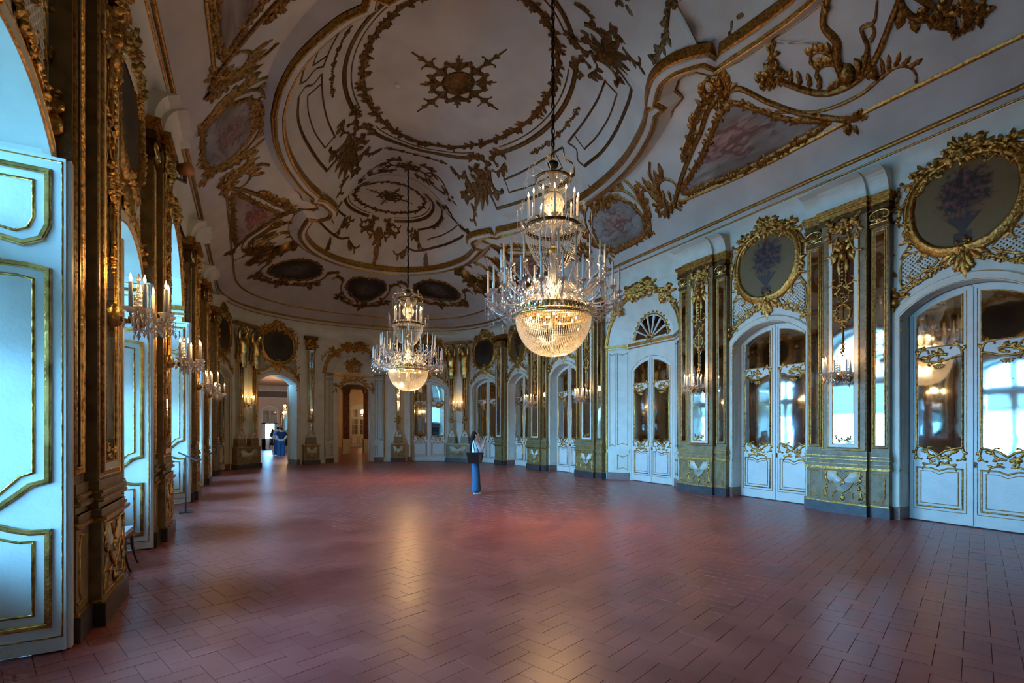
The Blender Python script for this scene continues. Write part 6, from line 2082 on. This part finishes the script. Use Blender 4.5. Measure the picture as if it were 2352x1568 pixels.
def person(loc, rotz, h, pose, top, legs, hair, lab, long_hair=False, skirt=False, shoes='shoe_white', stride=.0, build=1.0):
    """faces local -y"""
    r = empty('person', loc, rotz)
    k = h / 1.65; B = build
    s = lambda x, y, z: (x * k, y * k, z * k)
    if pose == 'phone':
        arm = {1: ((.170, .0, 1.335), (.20, -.14, 1.12), (.055, -.235, 1.36)), -1: ((-.170, .0, 1.335), (-.205, -.13, 1.115), (-.055, -.225, 1.35))}
        hd = (0, -.35, .9)
    elif pose == 'behind':
        arm = {1: ((.19, .0, 1.34), (.27, .10, 1.08), (.08, .17, .93)), -1: ((-.19, .0, 1.34), (-.27, .10, 1.08), (-.07, .18, .95))}
        hd = None
    else:
        arm = {1: ((.175, .0, 1.335), (.22, .03, 1.08), (.23, -.06, .85)), -1: ((-.175, .0, 1.335), (-.22, .0, 1.08), (-.22, -.10, .86))}
        hd = None
    J = [(*s(0, .01, .93), .125 * k * B, .10 * k * B), (*s(0, 0, 1.08), .105 * k * B, .085 * k * B), (*s(0, .0, 1.25), .13 * k * B, .095 * k * B), (*s(0, .01, 1.36), .085 * k, .07 * k), (*s(0, .0, 1.43), .048 * k), (*s(0, -.012, 1.50), .072 * k, .082 * k), (*s(0, -.008, 1.585), .07 * k, .085 * k), (*s(0, -.105, 1.525), .014 * k), (*s(0, -.075, 1.455), .035 * k)]
    E = [(0, 1), (1, 2), (2, 3), (3, 4), (4, 5), (5, 6), (5, 7), (5, 8)]
    for sg in (1, -1):
        a, b, c = arm[sg]
        i = len(J); J += [(*s(*a), .052 * k * B), (*s(*b), .038 * k), (*s(*c), .026 * k)]
        E += [(2, i), (i, i + 1), (i + 1, i + 2)]
        if pose == 'phone': hand(J, E, i + 2, (-sg * .25, -.25, 1.0), (-sg, 0, .1), np.array((-sg * .5, -.6, 0)), k)
        elif pose == 'behind': hand(J, E, i + 2, (-sg * .8, .15, -.3), (0, .2, .9), np.array((0, -.4, 0)), k)
        else: hand(J, E, i + 2, (0, -.15, -1), (0, -1, 0), np.array((-sg * .6, 0, 0)), k)
        i = len(J); f = stride * sg
        J += [(*s(.085 * sg, .01, .84), .085 * k * B), (*s(.09 * sg, -.02 - f * .5, .47), .058 * k), (*s(.09 * sg, .01 - f, .09), .038 * k), (*s(.095 * sg, -.10 - f, .035), .034 * k)]
        E += [(0, i), (i, i + 1), (i + 1, i + 2), (i + 2, i + 3)]
    skin_obj('body', J, E, 'skin', r, 0)
    # clothes
    J = [(*s(0, .01, .92), .148 * k * B, .125 * k * B), (*s(0, .0, 1.08), .13 * k * B, .112 * k * B), (*s(0, 0, 1.24), .15 * k * B, .118 * k * B), (*s(0, .01, 1.365), .10 * k, .085 * k)]
    E = [(0, 1), (1, 2), (2, 3)]
    for sg in (1, -1):
        a, b, c = [np.array(q) for q in arm[sg]]; i = len(J)
        if pose == 'phone': J += [(*s(*a), .068 * k), (*s(*b), .056 * k), (*s(*(b + (c - b) * .72)), .046 * k)]; E += [(2, i), (i, i + 1), (i + 1, i + 2)]
        else: J += [(*s(*a), .072 * k * B), (*s(*(a + (b - a) * .75)), .058 * k * B)]; E += [(2, i), (i, i + 1)]
    skin_obj('shirt', J, E, top, r, 0)
    if skirt:
        m = MB(); m.lathe([(.12 * k, 1.0 * k), (.15 * k, .9 * k), (.19 * k, .55 * k), (.18 * k, .56 * k), (.10 * k, .9 * k)], 16); m.obj('skirt', legs, r, True)
    else:
        J = [(*s(0, .01, .95), .14 * k * B, .115 * k * B), (*s(0, .012, .86), .145 * k * B, .118 * k * B)]; E = [(0, 1)]
        for sg in (1, -1):
            i = len(J); f = stride * sg
            J += [(*s(.085 * sg, .01, .74), .105 * k * B), (*s(.098 * sg, -.01 - f * .5, .46), .105 * k * B), (*s(.112 * sg, -.01 - f, .10), .125 * k), (*s(.112 * sg, -.02 - f, .045), .13 * k)]
            E += [(1, i), (i, i + 1), (i + 1, i + 2), (i + 2, i + 3)]
        skin_obj('trousers', J, E, legs, r, 0)
    for sg in (1, -1):
        f = stride * sg; m = MB()
        m.lathe([(.001, 0), (.045, 0), (.048, .03), (.03, .07), (.001, .075)], 10)
        m.V = [(.095 * sg * k + x * k, (-.04 - f) * k + y * 2.5 * k, z * k) for x, y, z in m.V]; m.obj('shoe', shoes, r, True)
        m = MB(); m.ball(s(.032 * sg, -.082, 1.535), .009 * k, 6, 4); m.obj('eye', 'black_cloth', r)
        m = MB(); m.ball(s(.078 * sg, .0, 1.52), .018 * k, 6, 4, 1.5); m.obj('ear', 'skin', r)
    if long_hair:
        J = [(*s(0, .0, 1.605), .088 * k, .095 * k), (*s(0, .05, 1.54), .095 * k, .08 * k), (*s(0, .09, 1.42), .095 * k, .065 * k), (*s(0, .12, 1.28), .095 * k, .055 * k), (*s(-.01, .135, 1.12), .075 * k, .04 * k)]
        E = [(0, 1), (1, 2), (2, 3), (3, 4)]
    else:
        J = [(*s(0, .0, 1.605), .08 * k, .088 * k), (*s(0, .045, 1.56), .084 * k, .07 * k), (*s(0, .055, 1.47), .066 * k, .045 * k)]; E = [(0, 1), (1, 2)]
    skin_obj('hair', J, E, hair, r, 0)
    return tag(r, lab, 'person', 'visitors')
WROT = radians(66)
wm = person((.54, .12, 0), WROT, 1.65, 'phone', 'shirt_pale', 'jeans', 'hair_dark', 'woman in blue jeans and pale striped shirt photographing the hall', long_hair=True)
# stripes at the hem of her shirt
m = MB()
for i in range(16):
    a = 2 * pi * i / 16; ca, sa = cos(a), sin(a)
    m.box(-.006, .006, -.004, .004, .87, .965)
    for j in range(len(m.V) - 8, len(m.V)):
        x, y, z = m.V[j]; m.V[j] = (.150 * ca - x * sa + y * ca, .01 + .127 * sa + x * ca + y * sa, z)
m.obj('hem_stripe', 'navy', wm)
def at_woman(x, y, z):
    return (.54 + x * cos(WROT) - y * sin(WROT), .12 + x * sin(WROT) + y * cos(WROT), z)
b = empty('tote_bag', at_woman(-.255, .02, .80), WROT)
m = MB(); m.add([(-.05, -.17, 0), (.05, -.17, 0), (.05, .17, 0), (-.05, .17, 0), (-.06, -.225, .28), (.06, -.225, .28), (.06, .225, .28), (-.06, .225, .28)], [(0, 3, 2, 1), (0, 1, 5, 4), (1, 2, 6, 5), (2, 3, 7, 6), (3, 0, 4, 7), (4, 5, 6, 7)]); m.obj('bag_body', 'black_leather', b)
for y in (-.055, .055):
    m = MB(); m.tube([(-.04, y - .06, .27), (-.02, y * .6, .45), (.055, .01, .60), (.10, .02, .61)], .011, 5); m.obj('strap', 'black_leather', b)
m = MB(); m.box(-.066, -.056, -.17, -.10, .02, .26); m.obj('side_panel', 'wood_dark', b)
tag(b, 'black leather tote bag on the shoulder of the woman', 'bag')
m = MB(); m.box(-.038, .038, -.005, .005, -.075, .075); p = m.obj('mobile_phone', 'screen_black'); p.location = at_woman(0, -.315, 1.50); p.rotation_euler = (radians(-6), 0, WROT); tag(p, 'dark mobile phone held up by the woman', 'phone')
person((-3.0, 21.9, 0), pi + .05, 1.80, 'behind', 'navy', 'jeans_dark', 'hair_dark', 'man in dark navy shirt with hands clasped behind his back', build=1.15)
person((-3.12, 23.3, 0), pi - .1, 1.84, 'walk', 'blue_shirt', 'jeans_dark', 'hair_dark', 'man in lighter blue shirt just behind the navy man', build=1.15)
person((-3.28, 26.6, 0), pi * .75, 1.70, 'walk', 'white_cloth', 'black_cloth', 'hair_dark', 'woman in white top and short black skirt walking', long_hair=True, skirt=True, stride=.14)
person((-2.42, 25.4, 0), pi + .2, 1.68, 'walk', 'brown_cloth', 'black_cloth', 'hair_dark', 'dark-haired visitor in brown top beside the console', skirt=True)

# ------------------------------------------------------------------ chair, information stand, spotlight
mat('seat_pale', (.42, .46, .48), (.5, .54, .56), 30, rough=.8)
mat('stand_metal', (.045, .10, .14), rough=.5, metal=.2)
r = empty('chair', (-6.19, -4.42, 0), pi / 2)          # faces into the hall
m = MB(); m.box(-.22, .22, -.21, .20, .42, .47); m.obj('seat', 'seat_pale', r)
m = MB(); m.box(-.23, .23, -.22, .21, .375, .42); m.obj('seat_rail', 'wood_dark', r)
for sx in (-1, 1):
    m = MB(); m.tube([(sx * .20, -.19, .40), (sx * .205, -.20, .22), (sx * .215, -.235, .06), (sx * .22, -.26, 0)], [.022, .018, .014, .016], 6); m.obj('leg', 'wood_dark', r)
    m = MB(); m.tube([(sx * .20, .19, .40), (sx * .20, .21, .2), (sx * .20, .25, 0)], [.020, .017, .015], 6); m.obj('leg', 'wood_dark', r)
    m = MB(); m.tube([(sx * .20, .19, .40), (sx * .20, .22, .65), (sx * .19, .27, .90)], .017, 6); m.obj('back_post', 'wood_dark', r)
    m = MB(); m.tube([(sx * .20, -.19, .25), (sx * .20, .2, .25)], .011, 5); m.obj('stretcher', 'wood_dark', r)
m = MB(); m.box(-.2, .2, .25, .275, .82, .90); m.box(-.2, .2, .225, .245, .62, .66); m.obj('backrest', 'wood_dark', r)
tag(r, 'small dark wooden chair half hidden behind the first pier', 'chair')
r = empty('information_stand', (-5.84, .12, 0), radians(97))
m = MB(); m.box(-.16, .16, -.12, .12, 0, .015); m.obj('base', 'stand_metal', r)
m = MB(); m.box(-.035, .035, -.012, .012, .015, 1.12); m.obj('post', 'stand_metal', r)
m = MB(); V = [(-.22, -.19, 1.05), (.22, -.19, 1.05), (.22, .13, 1.22), (-.22, .13, 1.22)]; m.add(V + [(x, y, z - .02) for x, y, z in V], [(0, 1, 2, 3), (7, 6, 5, 4), (0, 4, 5, 1), (1, 5, 6, 2), (2, 6, 7, 3), (3, 7, 4, 0)]); m.obj('panel', 'stand_metal', r)
tag(r, 'slim grey-blue information stand in front of the central window', 'information stand')
r = empty('spotlight', (-5.64, -2.10, 5.96), radians(40))
m = MB(); m.lathe([(.001, -.12), (.08, -.12), (.105, -.09), (.105, .06), (.09, .08), (.001, .08)], 16); m.V = [(x, z, y) for x, y, z in m.V]; mat('copper', (.45, .20, .06), rough=.5, metal=.2); m.obj('housing', 'copper', r, True)
m = MB(); m.lathe([(.001, .09), (.04, .09), (.05, .12), (.001, .14)], 12); m.V = [(x + .06, z + .02, y - .06) for x, y, z in m.V]; m.obj('lens', 'crystal', r, True)
m = MB(); m.box(-.02, .02, -.02, .02, -.2, -.05); m.box(-.16, .02, -.02, .02, -.22, -.18); m.obj('bracket', 'gold_dark', r)
tag(r, 'round copper-coloured spotlight on top of the second dark pier', 'spotlight')
g_mb = MB(); g_mb.add([(-60, -60, -1.2), (-7.7, -60, -1.2), (-7.7, 60, -1.2), (-60, 60, -1.2)], [(0, 1, 2, 3)])
tag(g_mb.obj('ground', 'stone_ground'), 'pale gravel ground outside the windows', 'ground', kind='structure')

m = MB()  # unseen lid and outer sides added to stop sky light leaking in
m.add([(-7.3, -15.6, 11.3), (7.3, -15.6, 11.3), (7.3, 15.0, 11.3), (-7.3, 15.0, 11.3)], [(0, 1, 2, 3)])
m.add([(7.2, -15.6, -.1), (7.2, 15.0, -.1), (7.2, 15.0, 11.3), (7.2, -15.6, 11.3)], [(0, 1, 2, 3)])
m.add([(-7.3, -15.5, -.1), (7.3, -15.5, -.1), (7.3, -15.5, 11.3), (-7.3, -15.5, 11.3)], [(0, 1, 2, 3)])
m.add([(-7.3, 14.9, 5.3), (7.3, 14.9, 5.3), (7.3, 14.9, 11.3), (-7.3, 14.9, 11.3)], [(0, 1, 2, 3)])
m.add([(-6.95, -15.6, 6.1), (-6.95, 15.0, 6.1), (-6.95, 15.0, 11.3), (-6.95, -15.6, 11.3)], [(0, 1, 2, 3)])
for y0, y1 in ((-15.6, -8.9), (8.9, 12.2)):
    m.add([(-6.95, y0, -.1), (-6.95, y1, -.1), (-6.95, y1, 6.2), (-6.95, y0, 6.2)], [(0, 1, 2, 3)])
tag(m.obj('blocker', 'blocker_dark'), 'unseen roof of the building enclosing the hall', 'blocker', kind='structure')
